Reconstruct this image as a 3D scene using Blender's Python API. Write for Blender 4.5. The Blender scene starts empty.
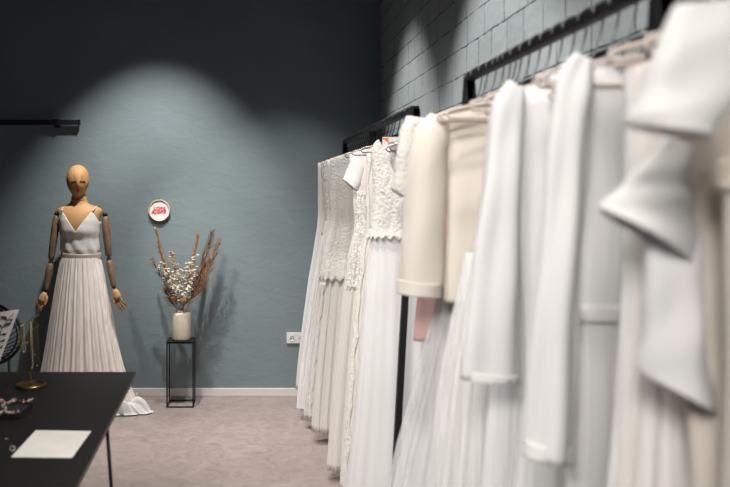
import bpy, bmesh, math, random
from mathutils import Vector, Matrix
from math import sin, cos, pi, radians, sqrt

random.seed(11)
S = bpy.context.scene
COL = S.collection
F = 761.0; CX = 250.0; CY = 187.0; EYE = 1.57
WY = 5.72          # back wall depth
WX = 0.98          # right wall

def W(x, y, Y):
    """point of the room at depth Y seen at photo position (x, y)"""
    return Vector(((x-CX)*Y/F, Y, EYE+(CY-y)*Y/F))

# ------------------------------------------------------------------ materials
def newmat(name):
    m = bpy.data.materials.new(name); m.use_nodes = True
    nt = m.node_tree
    return m, nt, nt.nodes['Principled BSDF']
def N(nt, t, **kw):
    n = nt.nodes.new(t)
    for k, v in kw.items():
        if k in n.inputs: n.inputs[k].default_value = v
        else: setattr(n, k, v)
    return n
def ramp(nt, fac, stops):
    r = nt.nodes.new('ShaderNodeValToRGB'); e = r.color_ramp.elements
    while len(e) < len(stops): e.new(0.5)
    for el, (p, c) in zip(e, stops):
        el.position = p; el.color = (*c, 1) if len(c) == 3 else c
    nt.links.new(fac, r.inputs[0]); return r
def plain(name, col, rough=.6, metal=0, bump=0, bscale=60, var=0, vscale=8, sheen=0, coat=0):
    m, nt, b = newmat(name)
    b.inputs['Base Color'].default_value = (*col, 1); b.inputs['Roughness'].default_value = rough
    b.inputs['Metallic'].default_value = metal
    if sheen: b.inputs['Sheen Weight'].default_value = sheen
    if coat: b.inputs['Coat Weight'].default_value = coat
    if max(col) < .03: b.inputs['Specular IOR Level'].default_value = .22
    tc = N(nt, 'ShaderNodeTexCoord')
    if bump:
        n = N(nt, 'ShaderNodeTexNoise', Scale=bscale, Detail=5.0); nt.links.new(tc.outputs['Object'], n.inputs['Vector'])
        bp = N(nt, 'ShaderNodeBump', Strength=bump, Distance=.004)
        nt.links.new(n.outputs['Fac'], bp.inputs['Height']); nt.links.new(bp.outputs[0], b.inputs['Normal'])
    if var:
        n = N(nt, 'ShaderNodeTexNoise', Scale=vscale, Detail=6.0); nt.links.new(tc.outputs['Object'], n.inputs['Vector'])
        r = ramp(nt, n.outputs['Fac'], [(.3, tuple(c*(1-var) for c in col)), (.7, tuple(min(1, c*(1+var)) for c in col))])
        nt.links.new(r.outputs[0], b.inputs['Base Color'])
    return m

def fabric(name, col, kind='crepe', alpha=1.0, scale=1.0):
    m, nt, b = newmat(name); L = nt.links
    b.inputs['Base Color'].default_value = (*col, 1)
    b.inputs['Roughness'].default_value = .75 if kind != 'satin' else .42
    b.inputs['Sheen Weight'].default_value = .15
    b.inputs['Specular IOR Level'].default_value = .3
    tc = N(nt, 'ShaderNodeTexCoord')
    if kind in ('crepe', 'satin'):
        mp = N(nt, 'ShaderNodeMapping'); mp.inputs['Scale'].default_value = (9, 9, 1.6)
        L.new(tc.outputs['Object'], mp.inputs[0])
        n = N(nt, 'ShaderNodeTexNoise', Scale=1.6, Detail=3.0); L.new(mp.outputs[0], n.inputs['Vector'])
        bp = N(nt, 'ShaderNodeBump', Strength=.35, Distance=.012)
        L.new(n.outputs['Fac'], bp.inputs['Height']); L.new(bp.outputs[0], b.inputs['Normal'])
    if kind == 'tulle':
        mp = N(nt, 'ShaderNodeMapping'); mp.inputs['Scale'].default_value = (60, 60, 1.2)
        L.new(tc.outputs['Object'], mp.inputs[0])
        n = N(nt, 'ShaderNodeTexNoise', Scale=1.3, Detail=4.0); L.new(mp.outputs[0], n.inputs['Vector'])
        r = ramp(nt, n.outputs['Fac'], [(.3, (max(0, alpha-.14),)*3), (.7, (min(1, alpha+.14),)*3)])
        L.new(r.outputs[0], b.inputs['Alpha'])
        bp = N(nt, 'ShaderNodeBump', Strength=.18, Distance=.003)
        L.new(n.outputs['Fac'], bp.inputs['Height']); L.new(bp.outputs[0], b.inputs['Normal'])
    if kind == 'lace':
        v = N(nt, 'ShaderNodeTexVoronoi', Scale=85*scale); v.feature = 'DISTANCE_TO_EDGE'
        n = N(nt, 'ShaderNodeTexNoise', Scale=44*scale, Detail=3.0, Distortion=1.0)
        n2 = N(nt, 'ShaderNodeTexNoise', Scale=110*scale, Detail=2.0)
        for q in (v, n, n2): L.new(tc.outputs['Object'], q.inputs['Vector'])
        ms = N(nt, 'ShaderNodeMath', operation='MULTIPLY_ADD'); L.new(v.outputs['Distance'], ms.inputs[0]); ms.inputs[1].default_value = -1.6
        L.new(n.outputs['Fac'], ms.inputs[2])
        r = ramp(nt, ms.outputs[0], [(.30, tuple(c*.88*f for c, f in zip(col, (1, .97, .93)))), (.50, col)])
        L.new(r.outputs[0], b.inputs['Base Color'])
        ad = N(nt, 'ShaderNodeMath', operation='MULTIPLY_ADD'); L.new(n2.outputs['Fac'], ad.inputs[0]); ad.inputs[1].default_value = .5
        L.new(ms.outputs[0], ad.inputs[2])
        bp = N(nt, 'ShaderNodeBump', Strength=.7, Distance=.005)
        L.new(ad.outputs[0], bp.inputs['Height']); L.new(bp.outputs[0], b.inputs['Normal'])
        if alpha < 1:
            ra = ramp(nt, ms.outputs[0], [(.30, (alpha,)*3), (.46, (1, 1, 1))]); L.new(ra.outputs[0], b.inputs['Alpha'])
    if kind == 'knit':
        w = N(nt, 'ShaderNodeTexWave', Scale=46.0, Distortion=1.2); w.bands_direction = 'Z'
        w2 = N(nt, 'ShaderNodeTexWave', Scale=60.0, Distortion=.8); w2.bands_direction = 'X'
        L.new(tc.outputs['Object'], w.inputs[0]); L.new(tc.outputs['Object'], w2.inputs[0])
        ad = N(nt, 'ShaderNodeMath', operation='ADD'); L.new(w.outputs['Fac'], ad.inputs[0]); L.new(w2.outputs['Fac'], ad.inputs[1])
        bp = N(nt, 'ShaderNodeBump', Strength=.5, Distance=.003)
        L.new(ad.outputs[0], bp.inputs['Height']); L.new(bp.outputs[0], b.inputs['Normal'])
    # cloth lets some light through
    tr = N(nt, 'ShaderNodeBsdfTranslucent'); tr.inputs[0].default_value = (*col, 1)
    mx = N(nt, 'ShaderNodeMixShader'); mx.inputs[0].default_value = .30
    out = nt.nodes['Material Output']
    if alpha >= 1:
        L.new(b.outputs[0], mx.inputs[1]); L.new(tr.outputs[0], mx.inputs[2]); L.new(mx.outputs[0], out.inputs[0])
    return m

def m_backwall():
    m, nt, b = newmat('petrol_plaster'); L = nt.links
    tc = N(nt, 'ShaderNodeTexCoord')
    n = N(nt, 'ShaderNodeTexNoise', Scale=1.6, Detail=5.0); L.new(tc.outputs['Object'], n.inputs['Vector'])
    r = ramp(nt, n.outputs['Fac'], [(.3, (.150, .193, .206)), (.7, (.178, .225, .238))]); L.new(r.outputs[0], b.inputs['Base Color'])
    b.inputs['Roughness'].default_value = .75
    mp = N(nt, 'ShaderNodeMapping'); mp.inputs['Scale'].default_value = (1, 1, 1.7); L.new(tc.outputs['Object'], mp.inputs[0])
    n1 = N(nt, 'ShaderNodeTexNoise', Scale=7.0, Detail=6.0, Roughness=.62, Distortion=.5); L.new(mp.outputs[0], n1.inputs['Vector'])
    v = N(nt, 'ShaderNodeTexVoronoi', Scale=5.0); v.feature = 'DISTANCE_TO_EDGE'
    nd = N(nt, 'ShaderNodeTexNoise', Scale=3.0, Detail=4.0); L.new(tc.outputs['Object'], nd.inputs['Vector'])
    va = N(nt, 'ShaderNodeVectorMath', operation='MULTIPLY_ADD'); L.new(nd.outputs['Color'], va.inputs[0]); va.inputs[1].default_value = (.8, .8, .8)
    L.new(tc.outputs['Object'], va.inputs[2]); L.new(va.outputs[0], v.inputs['Vector'])
    rv = ramp(nt, v.outputs['Distance'], [(0, (0, 0, 0)), (.06, (1, 1, 1))])
    n3 = N(nt, 'ShaderNodeTexNoise', Scale=2.2, Detail=2.0); L.new(tc.outputs['Object'], n3.inputs['Vector'])
    r3 = ramp(nt, n3.outputs['Fac'], [(.5, (0, 0, 0)), (.62, (1, 1, 1))])
    mu = N(nt, 'ShaderNodeMath', operation='MULTIPLY'); L.new(rv.outputs[0], mu.inputs[0]); L.new(r3.outputs[0], mu.inputs[1])
    ad = N(nt, 'ShaderNodeMath', operation='MULTIPLY_ADD'); L.new(mu.outputs[0], ad.inputs[0]); ad.inputs[1].default_value = .12
    L.new(n1.outputs['Fac'], ad.inputs[2])
    bp = N(nt, 'ShaderNodeBump', Strength=.30, Distance=.013)
    L.new(ad.outputs[0], bp.inputs['Height']); L.new(bp.outputs[0], b.inputs['Normal'])
    return m

def m_blocks():
    m, nt, b = newmat('painted_blockwork'); L = nt.links
    tc = N(nt, 'ShaderNodeTexCoord')
    sp = N(nt, 'ShaderNodeSeparateXYZ'); L.new(tc.outputs['Object'], sp.inputs[0])
    cb = N(nt, 'ShaderNodeCombineXYZ')
    nz = N(nt, 'ShaderNodeTexNoise', Scale=7.0, Detail=3.0); L.new(tc.outputs['Object'], nz.inputs['Vector'])
    def wob(s, off):
        a = N(nt, 'ShaderNodeMath', operation='MULTIPLY_ADD'); L.new(nz.outputs['Fac'], a.inputs[0]); a.inputs[1].default_value = .012
        c = N(nt, 'ShaderNodeMath', operation='ADD'); L.new(s, c.inputs[0]); c.inputs[1].default_value = off
        L.new(c.outputs[0], a.inputs[2]); return a.outputs[0]
    L.new(wob(sp.outputs['Y'], .06), cb.inputs[0]); L.new(wob(sp.outputs['Z'], -.091), cb.inputs[1])
    br = N(nt, 'ShaderNodeTexBrick'); L.new(cb.outputs[0], br.inputs['Vector'])
    br.inputs['Scale'].default_value = 1; br.inputs['Brick Width'].default_value = .25; br.inputs['Row Height'].default_value = .125
    br.inputs['Mortar Size'].default_value = .004; br.inputs['Mortar Smooth'].default_value = .3
    br.squash = .72; br.squash_frequency = 2
    br.inputs['Color1'].default_value = (.345, .392, .405, 1); br.inputs['Color2'].default_value = (.38, .428, .44, 1)
    n2 = N(nt, 'ShaderNodeTexNoise', Scale=16.0, Detail=4.0, Roughness=.7); L.new(tc.outputs['Object'], n2.inputs['Vector'])
    r2 = ramp(nt, n2.outputs['Fac'], [(.38, (.32, .365, .38)), (.56, (.035, .042, .045))])
    L.new(r2.outputs[0], br.inputs['Mortar'])
    L.new(br.outputs['Color'], b.inputs['Base Color']); b.inputs['Roughness'].default_value = .75
    n3 = N(nt, 'ShaderNodeTexNoise', Scale=30.0, Detail=5.0); L.new(tc.outputs['Object'], n3.inputs['Vector'])
    ad = N(nt, 'ShaderNodeMath', operation='MULTIPLY_ADD'); L.new(br.outputs['Fac'], ad.inputs[0]); ad.inputs[1].default_value = -.7
    L.new(n3.outputs['Fac'], ad.inputs[2])
    bp = N(nt, 'ShaderNodeBump', Strength=.6, Distance=.006); L.new(ad.outputs[0], bp.inputs['Height']); L.new(bp.outputs[0], b.inputs['Normal'])
    return m

def m_floor():
    m, nt, b = newmat('mauve_marbled_linoleum'); L = nt.links
    tc = N(nt, 'ShaderNodeTexCoord')
    n = N(nt, 'ShaderNodeTexNoise', Scale=7.0, Detail=9.0, Roughness=.74, Distortion=1.6); L.new(tc.outputs['Object'], n.inputs['Vector'])
    r = ramp(nt, n.outputs['Fac'], [(.3, (.195, .150, .135)), (.48, (.268, .216, .198)), (.62, (.315, .258, .238)), (.75, (.36, .30, .28))])
    L.new(r.outputs[0], b.inputs['Base Color'])
    b.inputs['Roughness'].default_value = .48
    bp = N(nt, 'ShaderNodeBump', Strength=.08, Distance=.003); L.new(n.outputs['Fac'], bp.inputs['Height']); L.new(bp.outputs[0], b.inputs['Normal'])
    return m

M = dict(
    plaster=m_backwall(), blocks=m_blocks(), floor=m_floor(),
    ceiling=plain('dark_ceiling_paint', (.022, .025, .028), .9, bump=.2),
    greywall=plain('grey_side_wall', (.07, .085, .09), .85, bump=.3, bscale=12),
    skirting=plain('white_skirting_paint', (.62, .60, .57), .5),
    blk=plain('black_steel', (.010, .010, .011), .5, .0),
    blkrail=plain('dark_rail_steel', (.012, .013, .014), .65),
    tabletop=plain('black_table_laminate', (.006, .0058, .0058), .5, bump=.05, bscale=300),
    tableedge=plain('dark_brown_edge', (.045, .032, .030), .5),
    brass=plain('brushed_brass', (.22, .155, .055), .38, 1),
    chrome=plain('bright_hook_steel', (.62, .62, .62), .35, .8),
    hookdark=plain('grey_hook_steel', (.16, .165, .17), .4, .6),
    copper=plain('rose_gold_wire', (.70, .42, .32), .3, 1),
    pearl=plain('pearl', (.46, .41, .36), .25),
    paper=plain('cream_paper', (.52, .49, .45), .8, var=.08, vscale=9),
    skin=plain('mustard_mannequin_linen', (.48, .26, .10), .55, bump=.25, bscale=400),
    seam=plain('mannequin_seam', (.27, .15, .07), .7),
    wood=plain('aged_articulated_wood', (.15, .088, .048), .55, var=.35, vscale=22, bump=.2, bscale=40),
    handwood=plain('warm_hand_wood', (.36, .20, .09), .5, var=.2, vscale=30),
    lash=plain('lash_black', (.02, .015, .012), .6),
    lip=plain('lip_red', (.42, .03, .025), .5),
    vase=plain('cream_ceramic', (.66, .57, .465), .45, bump=.1, bscale=90, var=.05, vscale=20),
    straw=plain('dry_straw', (.42, .27, .14), .8, var=.25, vscale=40),
    brown=plain('dry_brown_grass', (.20, .10, .05), .85, var=.3, vscale=40),
    tan=plain('dry_tan_grass', (.42, .25, .125), .85, var=.3, vscale=40),
    petal=plain('dried_white_petals', (.60, .53, .43), .8, var=.15, vscale=60),
    sage=plain('dry_sage_stem', (.20, .20, .14), .8),
    pod=plain('dried_orange_pod', (.30, .17, .07), .7, var=.3, vscale=50),
    hoopwood=plain('pale_hoop_wood', (.55, .40, .28), .5),
    linen=plain('white_linen', (.72, .71, .71), .8, bump=.2, bscale=200),
    thread=plain('red_thread', (.70, .008, .004), .7),
    socket=plain('white_socket_plastic', (.66, .63, .60), .4),
    socketdark=plain('socket_hole', (.10, .07, .05), .6),
    orange=plain('orange_print', (.80, .16, .03), .6),
    card=plain('white_card', (.60, .62, .66), .6),
    rattan=plain('black_rattan', (.018, .018, .018), .6, bump=.3, bscale=120),
    cushion=plain('cushion_cotton', (.50, .475, .44), .85, bump=.3, bscale=200),
    leafprint=plain('leaf_print_green', (.035, .042, .030), .8),
    gold=plain('gold_charm', (.75, .50, .10), .25, 1),
    velvet=plain('black_tray_velvet', (.012, .012, .012), .9),
    hang=plain('cream_hanger', (.55, .47, .42), .5),
    hangrose=plain('rose_metal_hanger', (.32, .24, .22), .4, .5),
    crystal=plain('clear_beads', (.34, .32, .29), .2),
    glass=plain('window_glass', (.8, .85, .9), .1),
)
WHITE = (.80, .785, .77)
M.update(
    satin=fabric('white_satin', (.80, .785, .77), 'satin'),
    satin_ivory=fabric('ivory_satin', (.79, .75, .70), 'satin'),
    crepe=fabric('white_crepe', (.80, .79, .785), 'crepe'),
    crepe_ivory=fabric('ivory_crepe', (.80, .755, .70), 'crepe'),
    crepe_warm=fabric('warm_ivory_crepe', (.76, .69, .62), 'crepe'),
    nude=fabric('nude_lining', (.74, .58, .46), 'crepe'),
    beltcloth=fabric('taupe_satin', (.44, .38, .34), 'satin'),
    greige=fabric('greige_chiffon', (.58, .53, .49), 'crepe'),
    knit=fabric('cream_knit', (.88, .815, .735), 'knit'),
    knitrib=fabric('cream_rib', (.89, .83, .76), 'knit'),
    pink=fabric('pale_pink_satin', (.80, .55, .52), 'satin'),
    lace=fabric('white_lace', (.86, .845, .825), 'lace'),
    lace_ivory=fabric('ivory_lace', (.82, .75, .66), 'lace'),
    lace_open=fabric('open_white_lace', (.84, .82, .80), 'lace', .55),
    lace_big=fabric('floral_white_lace', (.87, .85, .825), 'lace', 1, .62),
    tulle=fabric('white_tulle', (.82, .81, .81), 'tulle', .62),
    tulle_soft=fabric('sheer_tulle', (.84, .83, .83), 'tulle', .45),
    tulle_beige=fabric('blush_tulle', (.86, .79, .74), 'tulle', .72),
    skirtlining=fabric('skirt_lining', (.82, .71, .63), 'crepe'),
)

# ------------------------------------------------------------------ objects
def prop(o, label=None, cat=None, group=None, kind=None):
    if label: o['label'] = label
    if cat: o['category'] = cat
    if group: o['group'] = group
    if kind: o['kind'] = kind
    return o
def thing(name, label, cat, base, group=None):
    o = bpy.data.objects.new(name, None); COL.objects.link(o); o.empty_display_size = .05
    o.location = base; return prop(o, label, cat, group)
def base_of(o):
    v = Vector((0, 0, 0))
    while o: v += o.location; o = o.parent
    return v
class MB:
    def __init__(s): s.v = []; s.f = []; s.mi = []
    def add(s, vs, fs, mi=0):
        k = len(s.v); s.v += [Vector(v) for v in vs]; s.f += [tuple(i+k for i in f) for f in fs]; s.mi += [mi]*len(fs); return s
    def box(s, a, b, mi=0):
        x0, y0, z0 = (min(p, q) for p, q in zip(a, b)); x1, y1, z1 = (max(p, q) for p, q in zip(a, b))
        vs = [(x0,y0,z0),(x1,y0,z0),(x1,y1,z0),(x0,y1,z0),(x0,y0,z1),(x1,y0,z1),(x1,y1,z1),(x0,y1,z1)]
        return s.add(vs, [(0,3,2,1),(4,5,6,7),(0,1,5,4),(1,2,6,5),(2,3,7,6),(3,0,4,7)], mi)
    def tube(s, pts, r, n=8, mi=0, closed=False, flat=1.0):
        pts = [Vector(p) for p in pts]; m = len(pts)
        rs = r if isinstance(r, (list, tuple)) else [r]*m
        vs = []; up = None
        for i, p in enumerate(pts):
            if closed: t = pts[(i+1) % m]-pts[i-1]
            else: t = pts[min(i+1, m-1)]-pts[max(i-1, 0)]
            if t.length < 1e-9: t = Vector((0, 0, 1))
            t.normalize()
            if up is None:
                up = Vector((0, 1, 0)) if abs(t.y) < .9 else Vector((1, 0, 0))
            a = (up - t*up.dot(t)); 
            if a.length < 1e-6: a = Vector((1, 0, 0))
            a.normalize(); b = t.cross(a); up = a
            for k in range(n):
                q = 2*pi*k/n; vs.append(p + a*cos(q)*rs[i]*flat + b*sin(q)*rs[i])
        fs = []
        for i in range(m if closed else m-1):
            j = (i+1) % m
            for k in range(n): fs.append((i*n+k, i*n+(k+1) % n, j*n+(k+1) % n, j*n+k))
        if not closed: fs += [tuple(range(n-1, -1, -1)), tuple((m-1)*n+k for k in range(n))]
        return s.add(vs, fs, mi)
    def lathe(s, c, prof, n=40, mi=0, sx=1, sy=1, cap=True):
        c = Vector(c); vs = []
        for r, h in prof:
            for k in range(n): q = 2*pi*k/n; vs.append(c+Vector((r*cos(q)*sx, r*sin(q)*sy, h)))
        fs = [(i*n+k, i*n+(k+1) % n, (i+1)*n+(k+1) % n, (i+1)*n+k) for i in range(len(prof)-1) for k in range(n)]
        if cap: fs += [tuple(range(n-1, -1, -1)), tuple((len(prof)-1)*n+k for k in range(n))]
        return s.add(vs, fs, mi)
    def ball(s, c, r, n=10, m=6, mi=0, sc=(1, 1, 1)):
        prof = [(max(1e-5, r*sin(pi*i/m)), -r*cos(pi*i/m)) for i in range(m+1)]
        c = Vector(c); vs = []
        for a, h in prof:
            for k in range(n): q = 2*pi*k/n; vs.append(c+Vector((a*cos(q)*sc[0], a*sin(q)*sc[1], h*sc[2])))
        fs = [(i*n+k, i*n+(k+1) % n, (i+1)*n+(k+1) % n, (i+1)*n+k) for i in range(m) for k in range(n)]
        return s.add(vs, fs, mi)
    def grid(s, fn, nu, nv, mi=0, wrap=False):
        vs = [fn(i/(nu if wrap else nu-1), j/(nv-1)) for j in range(nv) for i in range(nu)]
        fs = []
        for j in range(nv-1):
            for i in range(nu if wrap else nu-1):
                k = (i+1) % nu; fs.append((j*nu+i, j*nu+k, (j+1)*nu+k, (j+1)*nu+i))
        return s.add(vs, fs, mi)
    def build(s, name, mats, parent=None, base=None, smooth=False, solid=0, bevel=0, mods=True):
        me = bpy.data.meshes.new(name)
        if parent is not None: org = base_of(parent)
        elif base is not None: org = Vector(base)
        else: org = Vector((0, 0, 0))
        me.from_pydata([v-org for v in s.v], [], s.f)
        if not isinstance(mats, (list, tuple)): mats = [mats]
        for m in mats: me.materials.append(m)
        for p, k in zip(me.polygons, s.mi): p.material_index = k; p.use_smooth = smooth
        bm = bmesh.new(); bm.from_mesh(me); bmesh.ops.recalc_face_normals(bm, faces=bm.faces); bm.to_mesh(me); bm.free()
        me.update()
        o = bpy.data.objects.new(name, me); COL.objects.link(o)
        if parent is not None: o.parent = parent
        else: o.location = org
        if solid: md = o.modifiers.new('cloth thickness', 'SOLIDIFY'); md.thickness = solid; md.offset = 0
        if bevel: md = o.modifiers.new('soft edge', 'BEVEL'); md.width = bevel; md.segments = 2; md.limit_method = 'ANGLE'
        return o

def struct(name, mb, mat, **k): return prop(mb.build(name, mat, **k), kind='structure')

# ------------------------------------------------------------------ setting
CH = 3.95; LX = -3.6; BY = -3.2
struct('floor', MB().box((LX-.1, BY-.1, -.1), (WX+.1, WY+.1, 0)), M['floor'])
struct('ceiling', MB().box((LX-.1, BY-.1, CH), (WX+.1, WY+.1, CH+.1)), M['ceiling'])
struct('wall_back', MB().box((LX-.1, WY, 0), (WX, WY+.1, CH)), M['plaster'])
struct('wall_right', MB().box((WX, BY-.1, 0), (WX+.1, WY+.1, CH)), M['blocks'])
struct('wall_left', MB().box((LX-.1, BY, 0), (LX, WY, CH)), M['greywall'])
wf = MB().box((LX-.1, BY-.1, 0), (-2.6, BY, CH)).box((.4, BY-.1, 0), (WX, BY, CH)).box((-2.6, BY-.1, 0), (.4, BY, .8)).box((-2.6, BY-.1, 2.7), (.4, BY, CH))
struct('wall_front', wf, M['greywall'])
win = MB()  # unseen window, added behind the camera to go with the fill light
for x in (-2.6, -1.14, .34): win.box((x, BY-.08, .8), (x+.06, BY-.02, 2.7))
for h in (.8, 2.64): win.box((-2.6, BY-.08, h), (.4, BY-.02, h+.06))
w1 = struct('fill_window_1', win, M['skirting'])
bb = MB().box((LX, WY-.014, 0), (WX-.014, WY, .060))
struct('baseboard_back', bb, M['skirting'], bevel=.003)
struct('baseboard_right', MB().box((WX-.014, BY, 0), (WX, WY, .060)), M['skirting'], bevel=.003)

# ------------------------------------------------------------------ wall rail, hoop, socket, poster
y0 = WY-.045
a = W(-260, 121.2, y0); b = W(79, 122.6, y0); zr = (a.z+b.z)/2
t = thing('wall_rail', 'black steel clothes rail mounted high on the wall above the mannequin', 'rail', (b.x-.8, WY, zr))
MB().box((a.x, y0-.016, b.z-.016), (b.x, y0+.016, b.z+.020)).build('bar', M['blkrail'], t, bevel=.003)
MB().box((b.x-.003, y0-.018, b.z-.019), (b.x+.008, y0+.018, b.z+.022)).build('end_cap', M['blk'], t, bevel=.002)
for px_ in (56, -120):
    c = W(px_, 122, y0)
    MB().box((c.x-.024, y0-.021, b.z-.021), (c.x+.024, y0+.021, b.z+.025)).box((c.x-.012, y0+.01, b.z-.010), (c.x+.012, WY, b.z+.012)).box((c.x-.02, WY-.006, b.z-.035), (c.x+.02, WY, b.z+.03)).build('bracket', M['blk'], t, bevel=.002)

hc = Vector(((159.5-CX)*WY/F, WY, EYE-(210.5-CY)*WY/F)); R = .077
t = thing('embroidery_hoop', 'small round embroidery hoop with red lettering on white cloth hung on the wall', 'wall decoration', (hc.x, WY, hc.z-R))
ring = [hc+Vector((R*cos(q*pi/24), -.016, R*sin(q*pi/24))) for q in range(48)]
MB().tube(ring, .0055, 8, closed=True, flat=2.2).build('ring', M['hoopwood'], t, smooth=True)
d = MB(); n = 48
d.add([hc+Vector((0, -.020, 0))]+[hc+Vector(((R-.003)*cos(2*pi*q/n), -.018, (R-.003)*sin(2*pi*q/n))) for q in range(n)]+[hc+Vector(((R-.003)*cos(2*pi*q/n), -.008, (R-.003)*sin(2*pi*q/n))) for q in range(n)],
      [(0, 1+q, 1+(q+1) % n) for q in range(n)]+[(1+q, 1+n+q, 1+n+(q+1) % n, 1+(q+1) % n) for q in range(n)]+[tuple(1+n+q for q in range(n))])
cl = d.build('fabric', M['linen'], t)
s_ = MB().box(hc+Vector((-.010, -.022, R)), hc+Vector((-.003, -.010, R+.012))).box(hc+Vector((.003, -.022, R)), hc+Vector((.010, -.010, R+.012)))
s_.tube([hc+Vector((-.018, -.016, R+.008)), hc+Vector((.016, -.016, R+.008))], .003, 8)
s_.build('screw', M['brass'], t)
def text_part(txt, size, xscale, x, z, parent, name):
    cu = bpy.data.curves.new(name, 'FONT'); cu.body = txt; cu.size = size; cu.extrude = .0007; cu.offset = size*.045
    cu.align_x = 'CENTER'; cu.space_character = 1.12
    tmp = bpy.data.objects.new(name, cu); COL.objects.link(tmp)
    me = bpy.data.meshes.new_from_object(tmp.evaluated_get(bpy.context.evaluated_depsgraph_get()))
    bpy.data.objects.remove(tmp)
    me.transform(Matrix.Translation(Vector((x, hc.y-.0215, z))-base_of(parent)) @ Matrix.Rotation(pi/2, 4, 'X') @ Matrix.Diagonal((xscale, 1, 1, 1)))
    me.materials.clear(); me.materials.append(M['thread'])
    o = bpy.data.objects.new(name, me); COL.objects.link(o); o.parent = parent
    return o
bpy.context.view_layer.update()
prop(text_part('LJOBE', .031, .98, hc.x+.002, hc.z+.006, cl, 'lettering'), 'red stitched lettering')
prop(text_part('AJOBE', .031, 1.12, hc.x-.002, hc.z-.019, cl, 'lettering'), 'red stitched lettering')

sx = (286.6-CX)*WY/F; sz = EYE-(343.2-CY)*WY/F
t = thing('power_socket', 'white double power socket on the teal wall above the skirting', 'socket', (sx+.078, WY, sz))
MB().box((sx, WY-.012, sz), (sx+.157, WY, sz+.081)).build('plate', M['socket'], t, bevel=.003)
for k in (0, 1):
    c = Vector((sx+.042+k*.072, WY-.012, sz+.041)); q = MB()
    ring = [c+Vector((.021*cos(a_*pi/12), -.001, .021*sin(a_*pi/12))) for a_ in range(24)]
    q.tube(ring, .0025, 6, closed=True); o = q.build('outlet', M['socket'], t, smooth=True)
    h_ = MB()
    for dx in (-.0095, .0095): h_.ball(c+Vector((dx, -.001, 0)), .0055, 8, 5)
    h_.box(c+Vector((-.004, -.002, .012)), c+Vector((.004, 0, .017)))
    h_.build('hole', M['socketdark'], o)

# printed card hanging in the far rack
cy_ = 3.585
a = W(382.5, 137, cy_); b = W(404, 204, cy_)
t = thing('hanging_card', 'orange and white printed card hanging inside the far rack', 'card', ((a.x+b.x)/2, cy_, b.z))
MB().box((a.x, cy_, b.z), (b.x, cy_+.003, a.z)).build('board', M['card'], t)
MB().box((a.x+.001, cy_-.001, a.z-.085), (a.x+.029, cy_, a.z-.004)).build('orange_panel', M['orange'], t)
for k in range(3):
    xx = b.x-.030+.008*k; zz = a.z-.05+.018*k
    MB().add([(xx, cy_-.001, zz), (xx+.012, cy_-.001, zz+.004), (xx+.014, cy_-.001, zz+.016), (xx+.002, cy_-.001, zz+.010), (xx, cy_-.0002, zz), (xx+.012, cy_-.0002, zz+.004), (xx+.014, cy_-.0002, zz+.016), (xx+.002, cy_-.0002, zz+.010)], [(0, 1, 2, 3), (4, 5, 6, 7), (0, 1, 5, 4), (2, 3, 7, 6)]).build('orange_motif', M['orange'], t)
MB().tube([((a.x+b.x)/2, cy_+.0015, a.z-.003), (.715, cy_+.0015, 1.836)], .001, 5).build('string', M['blk'], t)

# ------------------------------------------------------------------ plant stand, vase, dried flowers
A0 = W(166.3, 408, 5.41); A1 = W(193.7, 408, 5.41)
x0, x1 = A0.x, A1.x; yf, yb = 5.41, 5.59; H = .465
t = thing('plant_stand', 'slim black wire frame stand carrying the cream vase', 'stand', ((x0+x1)/2, 5.5, 0))
r = .0045
for x in (x0+r, x1-r):
    for y in (yf+r, yb-r): MB().box((x-r, y-r, .0), (x+r, y+r, H)).build('leg', M['blk'], t)
q = MB()
q2 = MB()
for y in (yf+r, yb-r): q.box((x0, y-r, 0), (x1, y+r, 2*r)); q2.box((x0, y-r, H-2*r), (x1, y+r, H))
for x in (x0+r, x1-r): q.box((x-r, yf, 0), (x+r, yb, 2*r)); q2.box((x-r, yf, H-2*r), (x+r, yb, H))
q.build('base_frame', M['blk'], t); q2.build('top_frame', M['blk'], t)
MB().box((x0, yf, H-.006), (x1, yb, H+.004)).build('top_plate', M['blk'], t)
vc = Vector(((181.3-CX)*5.50/F, 5.50, H+.004))
prof = [(.058, 0), (.066, .004), (.068, .012), (.068, .180), (.066, .192), (.058, .200), (.040, .205), (.034, .208), (.033, .216), (.028, .216), (.027, .205), (.055, .19), (.055, .03)]
v = MB().lathe(vc, prof, 48).build('vase', M['vase'], None, vc, smooth=True)
prop(v, 'cream cylindrical ceramic vase holding the dried bouquet', 'vase')
mouth = vc+Vector((0, 0, .205))
def curve(a, b, bend, n=10):
    a = Vector(a); b = Vector(b); c = (a+b)/2+Vector(bend)
    return [a*(1-u)**2+c*2*u*(1-u)+b*u*u for u in [i/(n-1) for i in range(n)]]
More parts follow.
